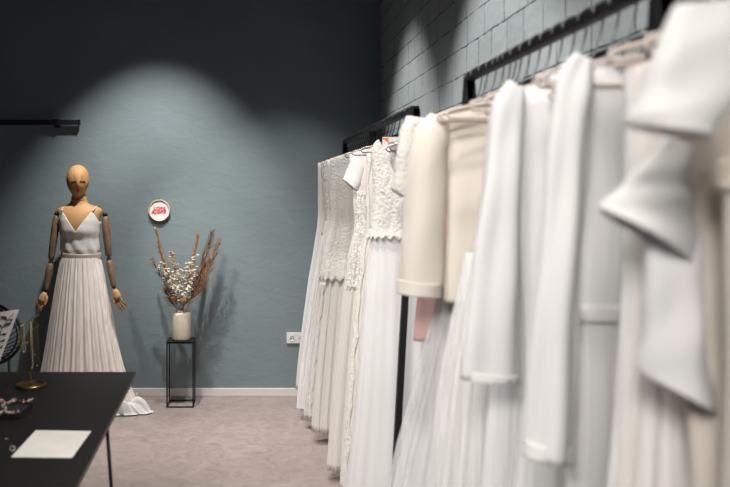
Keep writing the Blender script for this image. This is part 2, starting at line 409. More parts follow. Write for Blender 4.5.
def frond(tipx, tipy, Yt, mat, label, nb, spread, blade, bend, start=.35):
    tip = W(tipx, tipy, Yt); foot = mouth+Vector((random.uniform(-.015, .015), random.uniform(-.015, .015), -.05))
    pts = curve(foot, tip, bend, 16)
    t = thing('dried_frond', label, 'dried grass', foot, 'dried grasses in the vase')
    MB().tube(pts, [.0022]*12+[.0018, .0015, .001, .0006], 5).build('stem', M['straw'], t)
    q = MB()
    nb = int(nb*1.7)
    for k in range(nb):
        u = start+(1-start)*k/nb; f_ = u*15; i = min(14, int(f_)); p = pts[i].lerp(pts[i+1], f_-i); T = (pts[i+1]-pts[i]).normalized()
        ang = random.uniform(0, 2*pi); side = Vector((cos(ang), sin(ang)*.6, random.uniform(-.1, .2)))
        side -= T*side.dot(T); side.normalize()
        ln = blade*random.uniform(.7, 1.1)*(1-.55*(u-start)/(1-start)); sp = spread*random.uniform(.6, 1.2)
        e = p+(T*cos(sp)+side*sin(sp))*ln; mid = p.lerp(e, .5)+T*.004
        wv = T.cross(side)*random.uniform(.0020, .0036)
        q.add([p-wv*.5, p+wv*.5, mid+wv, e, mid-wv, mid+side*.0012], [(0, 1, 2, 5), (5, 2, 3), (4, 5, 3), (0, 5, 4)])
    q.build('plume', mat, t)
frond(156.5, 231, 5.49, M['tan'], 'tall straw plume rising highest at the left of the vase', 170, .33, .110, (-.03, 0, .04), .12)
frond(153, 260, 5.46, M['brown'], 'thin drooping brown frond reaching furthest left from the vase', 46, .75, .09, (-.02, 0, .06), .35)
frond(165, 290, 5.44, M['brown'], 'short dark frond low on the left side of the bouquet', 70, .8, .10, (-.01, 0, .03), .3)
frond(197.5, 237, 5.56, M['tan'], 'straight tan plume right of the bouquet centre', 120, .36, .11, (0, 0, .03), .25)
frond(212, 234, 5.56, M['brown'], 'dark brown palm frond tall at the right of the vase', 110, .52, .14, (.02, 0, .03), .2)
frond(218.5, 242, 5.52, M['tan'], 'russet frond leaning furthest right out of the vase', 110, .60, .14, (.035, 0, .03), .2)
frond(208, 262, 5.60, M['brown'], 'lower brown frond inside the right side of the bouquet', 80, .65, .12, (.03, 0, .02), .2)
def sprig(tx, ty, Yt, label, mat, n, sc):
    tip = W(tx, ty, Yt); foot = mouth+Vector((random.uniform(-.015, .015), random.uniform(-.015, .015), -.04))
    pts = curve(foot, tip, ((tip.x-foot.x)*.1, 0, .02), 12)
    t = thing('dried_flower_sprig', label, 'dried flower', foot, 'dried flowers in the vase')
    MB().tube(pts, .0013, 5).build('stem', M['sage'], t)
    q = MB()
    for k in range(n):
        u = .5+.5*k/(n-1); f_ = u*10.99; i = int(f_); p = pts[i].lerp(pts[i+1], f_-i)
        c = p+Vector((random.gauss(0, .013), random.gauss(0, .012), random.gauss(0, .006)))
        q.tube([p, c], .0006, 4)
        for j in range(5):
            a_ = j*2*pi/5+random.random(); d_ = Vector((cos(a_), sin(a_)*.7, random.uniform(-.2, .6)))*sc
            q.ball(c+d_*.6, sc*.55, 6, 4, sc=(1, .8, .7))
    q.build('blossoms', mat, t)
spr = [(160, 262, 5.44, 'white blossom sprig reaching left beside the thin frond'), (166, 268, 5.43, 'white blossom sprig left of the russet seed head'),
       (175, 272, 5.42, 'white blossom sprig just below the russet seed head'), (182, 270, 5.46, 'white blossom sprig at the bouquet centre'),
       (188, 262, 5.45, 'slim white sprig right of the bouquet centre'), (195, 255, 5.44, 'tallest white blossom sprig by the straight plume'),
       (196, 268, 5.42, 'white blossom sprig at the right edge of the flowers'), (178, 288, 5.40, 'short white sprig low in front of the bouquet'),
       (190, 285, 5.40, 'short white sprig low at the right of the bouquet'), (170, 281, 5.41, 'short white sprig low at the left of the bouquet')]
for x_, y_, Y_, l_ in spr: sprig(x_, y_, Y_, l_, M['petal'], 22, .0100)
sprig(172, 252, 5.45, 'russet seed head standing above the white blossoms', M['tan'], 30, .0110)
def podf(px_, py_, Y_, r_, label):
    c = W(px_, py_, Y_); foot = mouth+Vector((0, -.01, -.03))
    t = thing('dried_seed_pod', label, 'dried flower', foot, 'dried seed pods in the vase')
    MB().tube([foot, c], .0025, 6).build('stem', M['sage'], t)
    q = MB()
    for k in range(14):
        a_ = 2*pi*k/14; dv = Vector((cos(a_), sin(a_), 0))
        P = [c+Vector((0, 0, -r_*1.1)), c+dv*r_*.8+Vector((0, 0, -r_*.2)), c+dv*r_*.95+Vector((0, 0, r_*.5)), c+dv*r_*.55+Vector((0, 0, r_*1.0))]
        q.tube(P, [r_*.12, r_*.24, r_*.22, r_*.05], 6)
    q.ball(c, r_*.75, 10, 7); q.build('pod', M['pod'], t, smooth=True)
podf(183.5, 301, 5.45, .034, 'large ribbed ochre pod sitting at the vase mouth')
podf(174, 299, 5.44, .022, 'small curled ochre pod left of the large one')

# ------------------------------------------------------------------ mannequin
MY = 5.36
def mp(x, y, dy=0): 
    p = W(x, y, MY); p.y += dy; return p
SC = F/MY
mc = mp(79, 410); mc.z = 0
t = thing('mannequin', 'wooden armed mannequin in white camisole and long tulle skirt by the wall', 'mannequin', mc)
# torso: one continuous loft (hips, waist, chest, shoulders, neck)
prof = [(.88, 81, 19, .09), (.97, 81, 21.5, .10), (1.05, 81, 19, .085), (1.13, 81, 17, .075), (1.20, 80.5, 17.5, .085), (1.27, 80, 19, .10), (1.33, 80, 20, .10),
        (1.38, 80, 22, .085), (1.405, 80, 23.2, .070), (1.425, 79.5, 21, .058), (1.437, 79.3, 15, .050), (1.448, 79, 10.5, .045), (1.465, 79, 8, .042), (1.50, 79, 7.2, .040), (1.53, 79, 7.2, .04)]
q = MB(); n = 40; vs = []
for h, cx_, hw, hd in prof:
    c = (cx_-CX)/SC
    for k in range(n):
        a_ = 2*pi*k/n; vs.append((c+hw/SC*cos(a_), MY+hd*sin(a_), h))
q.add(vs, [(i*n+k, i*n+(k+1) % n, (i+1)*n+(k+1) % n, (i+1)*n+k) for i in range(len(prof)-1) for k in range(n)]+[tuple(range(n)), tuple((len(prof)-1)*n+k for k in range(n))])
o = q.build('torso', M['skin'], t, smooth=True); md = o.modifiers.new('smooth', 'SUBSURF'); md.levels = 1; md.render_levels = 1
# head
hcn = mp(78.2, 180.5); hcn.y -= .01; hcn.z -= .008; hh = .118; n = 32
def head_pt0(u, v, off=0):
    th = 2*pi*u; ph = pi*v
    zz = -cos(ph); rr = sin(ph)
    wd = .079*(1+.10*zz-(.22*max(0, -zz)**1.5)); dp = .092*(1+.06*zz-.14*max(0, -zz)**2)
    x = rr*wd*cos(th); y = rr*dp*sin(th)
    if sin(th) < 0:   # face: slight flat cheeks and a centre ridge towards the room
        y -= .012*math.exp(-(x/.012)**2)*math.exp(-((zz+.15)/.35)**2)
        y += .006*math.exp(-((abs(x)-.028)/.016)**2)*math.exp(-((zz-.05)/.18)**2)
    return Vector((x, y, zz*hh))*(1+off)
TURN = Matrix.Rotation(.24, 3, 'Z')
def head_pt(u, v, off=0): return hcn+TURN @ head_pt0(u, v, off)
q = MB().grid(lambda u, v: head_pt(u, v), 48, 32, wrap=True)
hd_ = q.build('head', M['skin'], t, smooth=True)
sm = [head_pt(.75, .08+.84*i/24, .004) for i in range(25)]
MB().tube(sm, .0012, 6).build('seam', M['seam'], hd_)
def face(x, y):      # point on the front of the head for a height and side offset
    zz = max(-.99, min(.99, y/hh)); v = math.acos(-zz)/pi
    best = min((head_pt0(.5+.5*i/200, v) for i in range(201)), key=lambda p: abs(p.x-x) + (0 if p.y < 0 else 9))
    return hcn+TURN @ (best+Vector((0, -.0025, 0)))
for s in (-1, 1):
    q = MB(); q.tube([face(s*.030+dx, .004-.005*(1-(dx/.017)**2)) for dx in [(-.017+.034*i/8) for i in range(9)]], .0032, 6)
    for dx in (-.014, -.008, -.002, .004, .010, .015): q.tube([face(s*.030+dx, .000), face(s*.030+dx*1.25, -.011)], .0018, 5)
    q.build('closed_eyelashes', M['lash'], hd_)
q = MB()
lipc = [face(.002+.0145*cos(a_), -.064+.0150*sin(a_)*(1-.3*abs(cos(a_)))) for a_ in [2*pi*i/14 for i in range(14)]]
cen = face(.002, -.064)+Vector((0, -.004, 0))
q.add([cen]+lipc, [(0, 1+i, 1+(i+1) % 14) for i in range(14)]); q.build('lips', M['lip'], hd_)
MB().lathe(mp(79, 199)+Vector((0, 0, -.012)), [(.050, 0), (.053, .004), (.053, .012), (.048, .016)], 32, sy=.85).build('neck_cap', M['seam'], t, smooth=True)
# arms
def arm(side, sh, el, wr, tip):
    q = MB().ball(sh, .019, 14, 8); q.build('shoulder_joint', M['blk'], t, smooth=True)
    d_ = (el-sh)
    q = MB().tube([sh+d_*.02, sh+d_*.08, sh+d_*.3, sh+d_*.6, sh+d_*.88, sh+d_*.95], [.014, .025, .028, .026, .023, .016], 14)
    q.build('upper_arm', M['wood'], t, smooth=True)
    MB().ball(el, .017, 12, 8).build('elbow_joint', M['blk'], t, smooth=True)
    d_ = (wr-el)
    MB().tube([el+d_*.03, el+d_*.12, el+d_*.35, el+d_*.7, el+d_*.95, el+d_], [.015, .024, .026, .022, .018, .014], 14).build('forearm', M['wood'], t, smooth=True)
    MB().ball(wr, .014, 10, 6).build('wrist_joint', M['blk'], t, smooth=True)
    d_ = tip-wr; L_ = d_.length; T = d_.normalized(); out = Vector((side, -.25, .0)); out -= T*out.dot(T); out.normalize(); fw = T.cross(out)*side
    q = MB(); palm = wr+T*L_*.10
    q.tube([palm, wr+T*L_*.22, wr+T*L_*.42, wr+T*L_*.54], [.014, .025, .030, .024], 12, flat=.6)
    for k in range(4):
        o_ = (k-1.5)*.0115; r0 = wr+T*L_*.48+out*o_
        ln = L_*(.42, .50, .46, .34)[k]; curl = fw*(-.004-.007*k)+out*o_*.12
        q.tube([r0, r0+T*ln*.45+curl*.3, r0+T*ln*.8+curl*1.2, r0+T*ln+curl*2.2], [.0078, .0075, .0065, .004], 8)
    th0 = wr+T*L_*.20-out*.018
    q.tube([th0, th0+T*L_*.18-out*.012, th0+T*L_*.36-out*.014+fw*.008, th0+T*L_*.46-out*.010], [.010, .010, .008, .004], 8)
    q.build('hand', M['handwood'], t, smooth=True)
arm(-1, mp(57.0, 214), mp(51.5, 262, -.02), mp(48, 289, -.05), mp(39.8, 311, -.09))
arm(1, mp(105.0, 215), mp(109.5, 259, -.02), mp(115.0, 286, -.05), mp(124.5, 309, -.09))
# camisole
def cami(u, v, off=0):
    a_ = 2*pi*u; xr = cos(a_); fr = sin(a_) < 0; ax = abs(xr+.04)
    if fr: top = 1.262+.138*min(1, ax/.66) if ax < .66 else 1.400-.075*min(1, (ax-.66)/.34)**1.2
    else: top = 1.325
    bot = 1.075; h = top+(bot-top)*v
    pts = [(1.05, 18.0, .088), (1.10, 18.6, .092), (1.14, 19.3, .099), (1.20, 18.9, .100), (1.27, 20.2, .120), (1.33, 21.2, .112), (1.37, 21.6, .098), (1.41, 22.2, .080)]
    for i in range(len(pts)-1):
        if pts[i][0] <= h <= pts[i+1][0]:
            w_ = (h-pts[i][0])/(pts[i+1][0]-pts[i][0]); w_ = w_*w_*(3-2*w_); hw = pts[i][1]*(1-w_)+pts[i+1][1]*w_; hd = pts[i][2]*(1-w_)+pts[i+1][2]*w_; break
    rip = .0030*sin(a_*9+h*40)*math.exp(-((h-1.12)/.06)**2)+.0015*sin(a_*14)*math.exp(-((h-1.2)/.06)**2)
    return Vector(((80.0-CX)/SC+(hw/SC+rip+off)*cos(a_), MY+(hd+rip+off)*sin(a_), h))
cm = MB().grid(cami, 120, 26, wrap=True).build('camisole', M['satin'], t, smooth=True, solid=.003)
for xr0, xt in ((-.70, 64.5), (.62, 96.5)):
    u = (2*pi-math.acos(xr0))/(2*pi); p = cami(u, 0, .001)
    X1 = (xt-CX)/SC
    MB().tube([p, Vector(((p.x+X1)/2, MY-.074, 1.408)), Vector((X1, MY-.048, 1.424)), Vector((X1, MY+.0, 1.434)), Vector((X1, MY+.06, 1.41)), Vector((p.x, MY+.105, 1.325))], .0036, 6).build('strap', M['satin'], cm)
def belt(u, v):
    a_ = 2*pi*u; return Vector(((81.3-CX)/SC+.138*cos(a_)*(1+.02*v), MY-.003+.098*sin(a_), mp(0, 252.5).z+(-.045)*v+.003*sin(a_*2+1)))
# skirt
def skirt(u, v, off=0, pleat=1.0, hem=.0):
    a_ = 2*pi*u; h0 = mp(0, 257).z; h1 = .008+hem; h = h0+(h1-h0)*v
    f = v**.85
    hwL = .137+(.305-.137)*f+.05*v**6; hwR = .137+(.325-.137)*f+.10*v**5
    hw = hwR if cos(a_) > 0 else hwL
    hd = .096+(.18-.096)*f
    amp = (.001+.0032*v)*pleat
    rp = amp*(sin(a_*34+2*sin(a_*3))+.6*sin(a_*57+1.3+v*1.5)+.5*sin(a_*19+.7-v))
    return Vector(((81.2-CX)/SC+(hw+off+rp)*cos(a_), MY-.01+(hd+off+rp)*sin(a_)-.06*v*0, h))
MB().grid(belt, 64, 5, wrap=True).build('waistband', M['beltcloth'], t, smooth=True, solid=.004)
sk = MB().grid(lambda u, v: skirt(u, v), 420, 30, wrap=True).build('skirt', M['tulle_beige'], t, smooth=True)
MB().grid(lambda u, v: skirt(u, v, -.022, .55, .02), 200, 24, wrap=True).build('lining', M['skirtlining'], sk, smooth=True)
# train spreading over the floor at the right
def train(u, v):
    base = skirt(.84+.20*u, .95); a_ = 2*pi*(.84+.20*u)
    out = Vector((cos(a_)*.7+.35, sin(a_)*.12+.02, 0)); L_ = .17*sin(pi*min(1, u*1.1+.12))**.7
    p = base+out*L_*v; p.z = max(.010, .07*(1-v)**1.3*1.2+.045*sin(pi*min(1, v*1.15))*(1+.5*sin(u*15))+.004*sin(u*27+v*5))
    p.y = min(p.y, WY-.05); return p
MB().grid(train, 90, 16).build('train', M['crepe'], t, smooth=True, solid=.002)
MB().lathe((mc.x, MY, 0), [(.13, 0), (.13, .006), (.02, .010), (.015, .02), (.015, .9)], 24).build('stand_pole', M['blk'], t)

# ------------------------------------------------------------------ table and what lies on it
TH = .75
def tb(x, y): return W(x, y, F*(EYE-TH)/(y-CY))
YF = F*(EYE-TH)/(371.8-CY); YN = 1.75
XR = -.490
t = thing('table', 'black rectangular table with thin rod legs at the left', 'table', (-1.2, 2.6, 0))
def ex(x): return x
def slab(P, z0, z1):
    q = MB(); n = len(P); return q.add([(x, y, z0) for x, y in P]+[(x, y, z1) for x, y in P], [tuple(range(n)), tuple(range(n, 2*n))]+[(i, (i+1) % n, n+(i+1) % n, n+i) for i in range(n)])
xF, xN = -.505, -.470
slab([(-.897, YN), (xN, YN), (xF, YF), (-.897, YF)], TH-.018, TH).build('tabletop', M['tabletop'], t, bevel=.0012)
slab([(-2.15, YN), (-.8985, YN), (-.8985, YF), (-2.15, YF)], TH-.018, TH).build('tabletop', M['tabletop'], t, bevel=.0012)
slab([(xN, YN+.002), (xN+.0014, YN+.002), (xF+.0014, YF-.002), (xF, YF-.002)], TH-.016, TH-.002).build('edge_band', M['tableedge'], t)
for a_, b_ in (((-.500, 2.66, TH-.018), (-.4475, 2.66, .0)), ((-.505, 2.12, TH-.018), (-.35, 2.48, .0)), ((-2.10, 2.66, TH-.018), (-2.14, 2.66, 0)), ((-2.10, 2.12, TH-.018), (-2.2, 2.48, 0))):
    MB().tube([a_, b_], .0065, 8).build('leg', M['blk'], t, smooth=True)
# paper
pc = [tb(35.8, 430.8), tb(91.2, 431.8), tb(72.2, 458.2), tb(11.2, 457.6)]
q = MB(); up = Vector((0, 0, .0022)); dn = Vector((0, 0, .0004))
q.add([p+dn for p in pc]+[p+up for p in pc], [(0, 1, 2, 3), (4, 5, 6, 7), (0, 1, 5, 4), (1, 2, 6, 5), (2, 3, 7, 6), (3, 0, 4, 7)])
prop(q.build('paper_card', M['paper'], None, pc[3]), 'blank cream paper card lying on the black table', 'paper')
# tray
tr = [tb(36, 402), tb(19.5, 416.5)]
t = thing('jewellery_tray', 'flat black velvet tray on the table beneath the hair vines', 'tray', ((tr[0].x-.2), tr[0].y, TH))
TZ = TH+.016
Yb = tb(0, 402).y*(EYE-TZ)/(EYE-TH); Yf2 = tb(0, 419).y
xa = (36-CX)*Yb/F; xb = (18-CX)*Yf2/F
xR = (xa+xb)/2
MB().box((xR-.50, Yf2, TH+.001), (xR, Yb, TZ-.004)).build('base', M['velvet'], t, bevel=.002)
q = MB()
q.box((xR-.006, Yf2, TZ-.004), (xR, Yb, TZ)); q.box((xR-.5, Yf2, TZ-.004), (xR-.006, Yf2+.006, TZ)); q.box((xR-.5, Yb-.006, TZ-.004), (xR-.006, Yb, TZ)); q.box((xR-.5, Yf2+.006, TZ-.004), (xR-.494, Yb-.006, TZ))
q.build('rim', M['tabletop'], t)
def vine(pts, label):
    P = []
    for x_, y_ in pts:
        Y_ = F*(EYE-TZ-.008)/(y_-CY); P.append(W(x_, y_, Y_))
    t = thing('hair_vine', label, 'hair jewellery', P[0]-Vector((0, 0, .008)), 'pearl hair vines on the tray')
    MB().tube(P, .0012, 5).build('wire', M['copper'], t)
    q = MB(); g = MB()
    for i in range(len(P)-1):
        for k in range(5):
            p = P[i].lerp(P[i+1], k/5)+Vector((random.gauss(0, .006), random.gauss(0, .008), random.uniform(0, .007)))
            (q if random.random() < .6 else g).ball(p, random.uniform(.0022, .0045), 8, 5)
    q.build('pearls', M['pearl'], t, smooth=True); g.build('copper_leaves', M['copper'], t, smooth=True)
vine([(-22, 401), (-8, 402.5), (2, 401.5), (9, 403.5), (14, 400.5), (20, 401.5), (26, 401.5), (32, 399.5)], 'pearl hair vine along the back of the tray')
vine([(1, 400), (3.5, 404), (5, 409), (3, 412), (9, 413.5), (16, 413.5)], 'pearl hair vine curling to the front of the tray')
vine([(-24, 414), (-12, 412), (-4, 413), (1, 415)], 'short pearl hair vine at the tray front left')
e = tb(12.3, 452); q = MB()
q.tube([e+Vector((.008*cos(a_), .004, .009+.008*sin(a_))) for a_ in [2*pi*i/16 for i in range(16)]], .0012, 6, closed=True).ball(e+Vector((.004, 0, .005)), .0035, 10, 6)
q.build('earring', M['pearl'], None, e, smooth=True)
prop(bpy.data.objects['earring'], 'tiny pearl earring beside the paper corner', 'earring')
e = tb(5.5, 440)
q = MB().ball(e+Vector((0, 0, .003)), .003, 8, 5).tube([e+Vector((.003, 0, .003)), e+Vector((.011, .004, .002))], .001, 5)
prop(q.build('gold_pin', M['gold'], None, e, smooth=True), 'tiny gold pin left of the paper card', 'pin')
# brass jewellery stand
JC = tb(30.6, 386.5); js = F/JC.y
t = thing('jewellery_stand', 'brass T shaped necklace stand on the black table', 'jewellery stand', JC)
MB().lathe(JC, [(.058, 0), (.060, .002), (.060, .010), (.058, .012), (.054, .012), (.053, .005), (.001, .005)], 48, cap=False).build('dish', M['brass'], t, smooth=False)
topz = EYE-(324-CY)*JC.y/F
MB().tube([JC+Vector((0, 0, .005)), Vector((JC.x, JC.y, topz))], .0028, 10).build('pole', M['brass'], t, smooth=True)
ba = Vector((JC.x-.052, JC.y-.10, topz+.004)); bbk = Vector((JC.x+.052, JC.y+.10, topz+.004))
pa = W(19.5, 328.5, JC.y-.09); pb = W(38.5, 315.5, JC.y+.12)
pz = (pa.z+pb.z)/2; pa.z = pz-.004; pb.z = pz+.012
MB().tube([pa, pb], .0026, 8).build('crossbar', M['brass'], t, smooth=True)
MB().tube([pa+Vector((0, 0, -.045)), pb+Vector((0, 0, -.045))], .0018, 8).build('lower_bar', M['brass'], t, smooth=True)
MB().tube([Vector((JC.x, JC.y, topz-.01)), pa.lerp(pb, .5)+Vector((0, 0, .002))], .0028, 8).build('neck', M['brass'], t, smooth=True)
chains = [(.06, .070, 'gold', 'necklace nearest the left end of the stand bar'), (.22, .105, 'crystal', 'bead necklace second from the left on the stand bar'), (.36, .075, 'gold', 'short gold necklace with a round charm left of the pole'),
          (.62, .195, 'crystal', 'long beaded necklace right of the pole'), (.78, .15, 'brass', 'thin brass chain second from the right end'), (.93, .205, 'brass', 'long brass chain at the right end of the stand bar')]
for u, ln, mt, lb in chains:
    p = pa.lerp(pb, u)-Vector((0, 0, .003)); q = MB()
    pts = []
    for i in range(25):
        a_ = i/24; x_ = (.007*sin(2*pi*a_*1.0))*(1 if a_ < 2 else 1)
        pts.append(p+Vector((.006*(1-abs(2*a_-1)*1)*(1 if a_ < .5 else -1)*1.2, .0, -ln*sin(pi*a_))))
    root = thing('necklace', lb, 'necklace', p, 'necklaces on the brass stand')
    MB().tube(pts, .0011 if mt != 'crystal' else .0018, 5).build('chain', M[mt], root)
    MB().ball(p+Vector((0, -.002, -ln-.004)), .0055 if 'charm' in lb else .0035, 10, 6).build('pendant', M['gold'] if mt != 'crystal' else M['crystal'], root, smooth=True)

# ------------------------------------------------------------------ chair with cushion
CYD = 4.05
def ch(x, y, Y=CYD): return W(x, y, Y)
cc = ch(-36, 334); rx = .338; rz = .178
t = thing('chair', 'black woven chair with rounded backrest behind the table', 'chair', (cc.x, CYD, 0))
rim = [Vector((cc.x+rx*cos(a_), CYD+.10*(cos(a_)**2)*-1+.05*sin(a_), cc.z+rz*sin(a_))) for a_ in [2*pi*i/48 for i in range(48)]]
q = MB().tube(rim, .009, 8, closed=True); q.build('backrest_frame', M['rattan'], t, smooth=True)
rim2 = [Vector((cc.x+rx*.93*cos(a_), CYD-.10*(cos(a_)**2)+.05*sin(a_), cc.z+rz*.92*sin(a_))) for a_ in [2*pi*i/48 for i in range(48)]]
q = MB()
low = Vector((cc.x, CYD-.02, cc.z-rz*.98))
for i in range(48):
    q.tube([rim[i], (rim[i]+low)/2+Vector((0, .06, 0)), low+Vector((.10*cos(2*pi*i/48), .03, .02))], .003, 5)
q.tube(rim2, .005, 6, closed=True)
q.build('backrest_weave', M['rattan'], t, smooth=True)
sc_ = Vector((cc.x, CYD-.26, .44))
q = MB().lathe(sc_, [(.05, 0), (.27, .0), (.29, .012), (.27, .024), (.05, .024)], 40, cap=True); q.build('seat', M['rattan'], t, smooth=True)
for s in (-1, 1): MB().tube([low+Vector((s*.10, .01, .02)), sc_+Vector((s*.14, .22, .01))], .008, 8).build('back_support', M['rattan'], t, smooth=True)
for sx_, yy, dz in ((1, .215, .2), (-1, .215, .2), (1, -.2, 0), (-1, -.2, 0)):
    top = sc_+Vector((sx_*.20, yy*.9, dz if yy > 0 else .01)); bot = Vector((sc_.x+sx_*.235, sc_.y+yy*1.15, 0.002))
    if yy > 0: top = Vector(rim[43 if sx_ > 0 else 29]); bot = Vector((ch(15, 372, top.y).x if sx_ > 0 else 2*cc.x-ch(15, 372, top.y).x, top.y+.02, .002))
    MB().tube([top, bot], .008, 8).build('leg', M['rattan'], t, smooth=True)
# cushion
cs = [W(19.5, 309, 3.80), W(-2, 366, 3.70), W(-72, 376, 3.70), W(-62, 317, 3.80)]
def cush(side):
    def f(u, v):
        p = (cs[3]*(1-u)+cs[0]*u)*(1-v)+(cs[2]*(1-u)+cs[1]*u)*v
        nrm = (cs[0]-cs[3]).cross(cs[1]-cs[0]).normalized()
        e_ = (1-(2*u-1)**4)*(1-(2*v-1)**4)
        pin = 1-.07*(1-abs(2*u-1)**2)*abs(2*v-1)**3
        return p+nrm*side*.045*max(0, e_)**.6+Vector((0, 0, .008*sin(pi*u)*(1 if v > .5 else -1)*abs(2*v-1)**3))
    return f
root = thing('cushion', 'white square cushion with dark leaf print resting on the black chair', 'cushion', (cs[2]+cs[1])/2)
q = MB().grid(cush(1), 26, 26).grid(cush(-1), 26, 26)
o = q.build('cover', M['cushion'], root, smooth=True)
q = MB(); random.seed(5)
fr = cush(1) if (cs[0]-cs[3]).cross(cs[1]-cs[0]).normalized().y < 0 else cush(-1)
def cp(u, v):
    p = fr(min(.98, max(.02, u)), min(.98, max(.02, v))); return p+Vector((0, -.004, .0015))
for bx in range(9):
    u0 = .10+.10*bx; v0 = .98; du = random.uniform(-.2, .1); npt = 7
    path = [(u0+du*i/npt+.03*sin(i), v0-.9*i/npt) for i in range(npt+1)]
    for i in range(npt):
        a_, b_ = path[i], path[i+1]
        q.add([cp(a_[0]-.004, a_[1]), cp(a_[0]+.004, a_[1]), cp(b_[0]+.004, b_[1]), cp(b_[0]-.004, b_[1])], [(0, 1, 2, 3)])
        for s in (-1, 1):
            an = random.uniform(.4, 1.6)*s; L_ = random.uniform(.08, .14); dx, dv = sin(an)*L_, -cos(an)*L_; nx, nv = -dv*.22, dx*.22
            c0 = a_; q.add([cp(*c0), cp(c0[0]+dx*.5+nx, c0[1]+dv*.5+nv), cp(c0[0]+dx, c0[1]+dv), cp(c0[0]+dx*.5-nx, c0[1]+dv*.5-nv)], [(0, 1, 2, 3)])
q.build('leaf_print', M['leafprint'], o)

# ------------------------------------------------------------------ clothes racks
RX = .70
def rack(label, yn, yfar, H, mids=()):
    t = thing('clothes_rack', label, 'clothes rack', (RX, (yn+yfar)/2, 0), 'clothes racks along the block wall')
    s = .0125
    MB().box((RX-s, yn, H-2*s), (RX+s, yfar, H)).build('top_rail', M['blk'], t, bevel=.002)
    MB().tube([(RX+.030, yn+.01, H-.085), (RX+.030, yfar-.01, H-.085)], .007, 10).build('lower_rail', M['blk'], t, smooth=True)
    for y in (yn+s, yfar-s):
        for sg, xb in ((-1, RX-.107), (1, RX+.17)):
            q = MB(); a_ = Vector((RX+sg*.001, y, H-.01)); b_ = Vector((xb, y, 0))
            d_ = Vector((0.0135, 0, 0)); w_ = Vector((0, s, 0))
            q.add([a_-d_-w_, a_+d_-w_, a_+d_+w_, a_-d_+w_, b_-d_-w_, b_+d_-w_, b_+d_+w_, b_-d_+w_], [(0, 1, 2, 3), (4, 5, 6, 7), (0, 1, 5, 4), (1, 2, 6, 5), (2, 3, 7, 6), (3, 0, 4, 7)])
            q.build('leg', M['blk'], t)
        MB().box((RX-.12, y-s, .0), (RX+.185, y+s, .02)).build('foot', M['blk'], t)
    for y in mids:
        MB().box((RX-.014, y-.012, H-.10), (RX+.030, y+.012, H-.02)).build('middle_bracket', M['blk'], t)
    return t
H1 = 1.912; H2 = 1.932
rack('far black steel clothes rack full of dresses near the back wall', 3.20, 5.63, H1, (4.42,))
rack('middle black steel clothes rack holding the cream knit jacket', 1.28, 2.445, H2)
rack('nearest black steel clothes rack at the right edge', .22, 1.215, H2)

def hook_mb(c, H):
    # question-mark hook over the square rail, centred at c.x, neck at H-.135
    q = MB(); r_ = .0265; zc = H-.0145
    pts = [Vector((RX+r_*cos(a_), c, zc+r_*.80*sin(a_))) for a_ in [radians(195-13*i) for i in range(17)]]
    pts += [Vector((RX+r_*.75, c, zc-.040)), Vector((RX+.012, c, zc-.062)), Vector((RX+.003, c, zc-.085)), Vector((RX, c, H-.135))]
    return q.tube(pts, .0022, 7)
def hanger_src(name, label, group, y, H, body, dark=False, hw=.185):
    t = thing(name, label, 'hanger', (RX, y, H), group)
    hook_mb(y, H).build('hook', M['hookdark'] if dark else M['blk'], t, smooth=True)
    z = H-.135
    arc = [Vector((RX+hw*u_, y, z-.030*abs(u_)**1.6)) for u_ in [(-1+2*i/20) for i in range(21)]]
    low_ = [Vector((RX+hw*.98*u_, y, z-.048)) for u_ in (1, .5, 0, -.5, -1)]
    pts = arc+[Vector((RX+hw+.006, y, z-.040))]+low_+[Vector((RX-hw-.006, y, z-.040))]
    MB().tube(pts, .0042, 8, closed=True).build('shoulder_frame', body, t, smooth=True)
    return t
def copy_tree(o, parent=None):
    c = o.copy(); COL.objects.link(c); c.parent = parent
    for k in list(o.children): copy_tree(k, c)
    return c
ys = [5.54-i*.098 for i in range(24)]
ym = [2.38-i*.068 for i in range(16)]
yn_ = [1.10, 1.00, .92, .86, .76]
far_g = [ys[0]-.005, ys[2], ys[4], ys[6], ys[9]+.02, 4.08, 3.80, 3.50]
mid_g = [ym[0], ym[1]+.014, ym[2], ym[4]+.01, ym[6], ym[9], ym[11]+.01, 1.36]
near_g = [yn_[0], yn_[1], yn_[3]+.03, yn_[4]+.03]
def hangers(ysl, H, body, dark, lab, grp, hw):
    src = hanger_src('clothes_hanger', lab, grp, ysl[0], H, body, dark, hw)
    for y in ysl[1:]:
        c = copy_tree(src); c.location.y = y
hangers(far_g, H1, M['hangrose'], False, 'thin hanger carrying a dress on the far rack', 'hangers carrying dresses on the far rack', .185)
hangers(mid_g+[2.075, 2.035, 1.325], H2, M['hang'], True, 'wide cream hanger on the middle rack', 'wide hangers on the middle rack', .185)
hangers(near_g, H2, M['hang'], True, 'cream hanger on the nearest rack at the right edge', 'hangers on the nearest rack', .175)
hangers([y for y in ys if min(abs(y-g) for g in far_g) > .035], H1, M['hangrose'], False, 'narrow spare hanger between dresses on the far rack', 'narrow spare hangers on the far rack', .09)
hangers([y for y in ym if min(abs(y-g) for g in mid_g+[2.055]) > .03], H2, M['hang'], True, 'narrow spare hanger between garments on the middle rack', 'narrow spare hangers on the middle rack', .08)

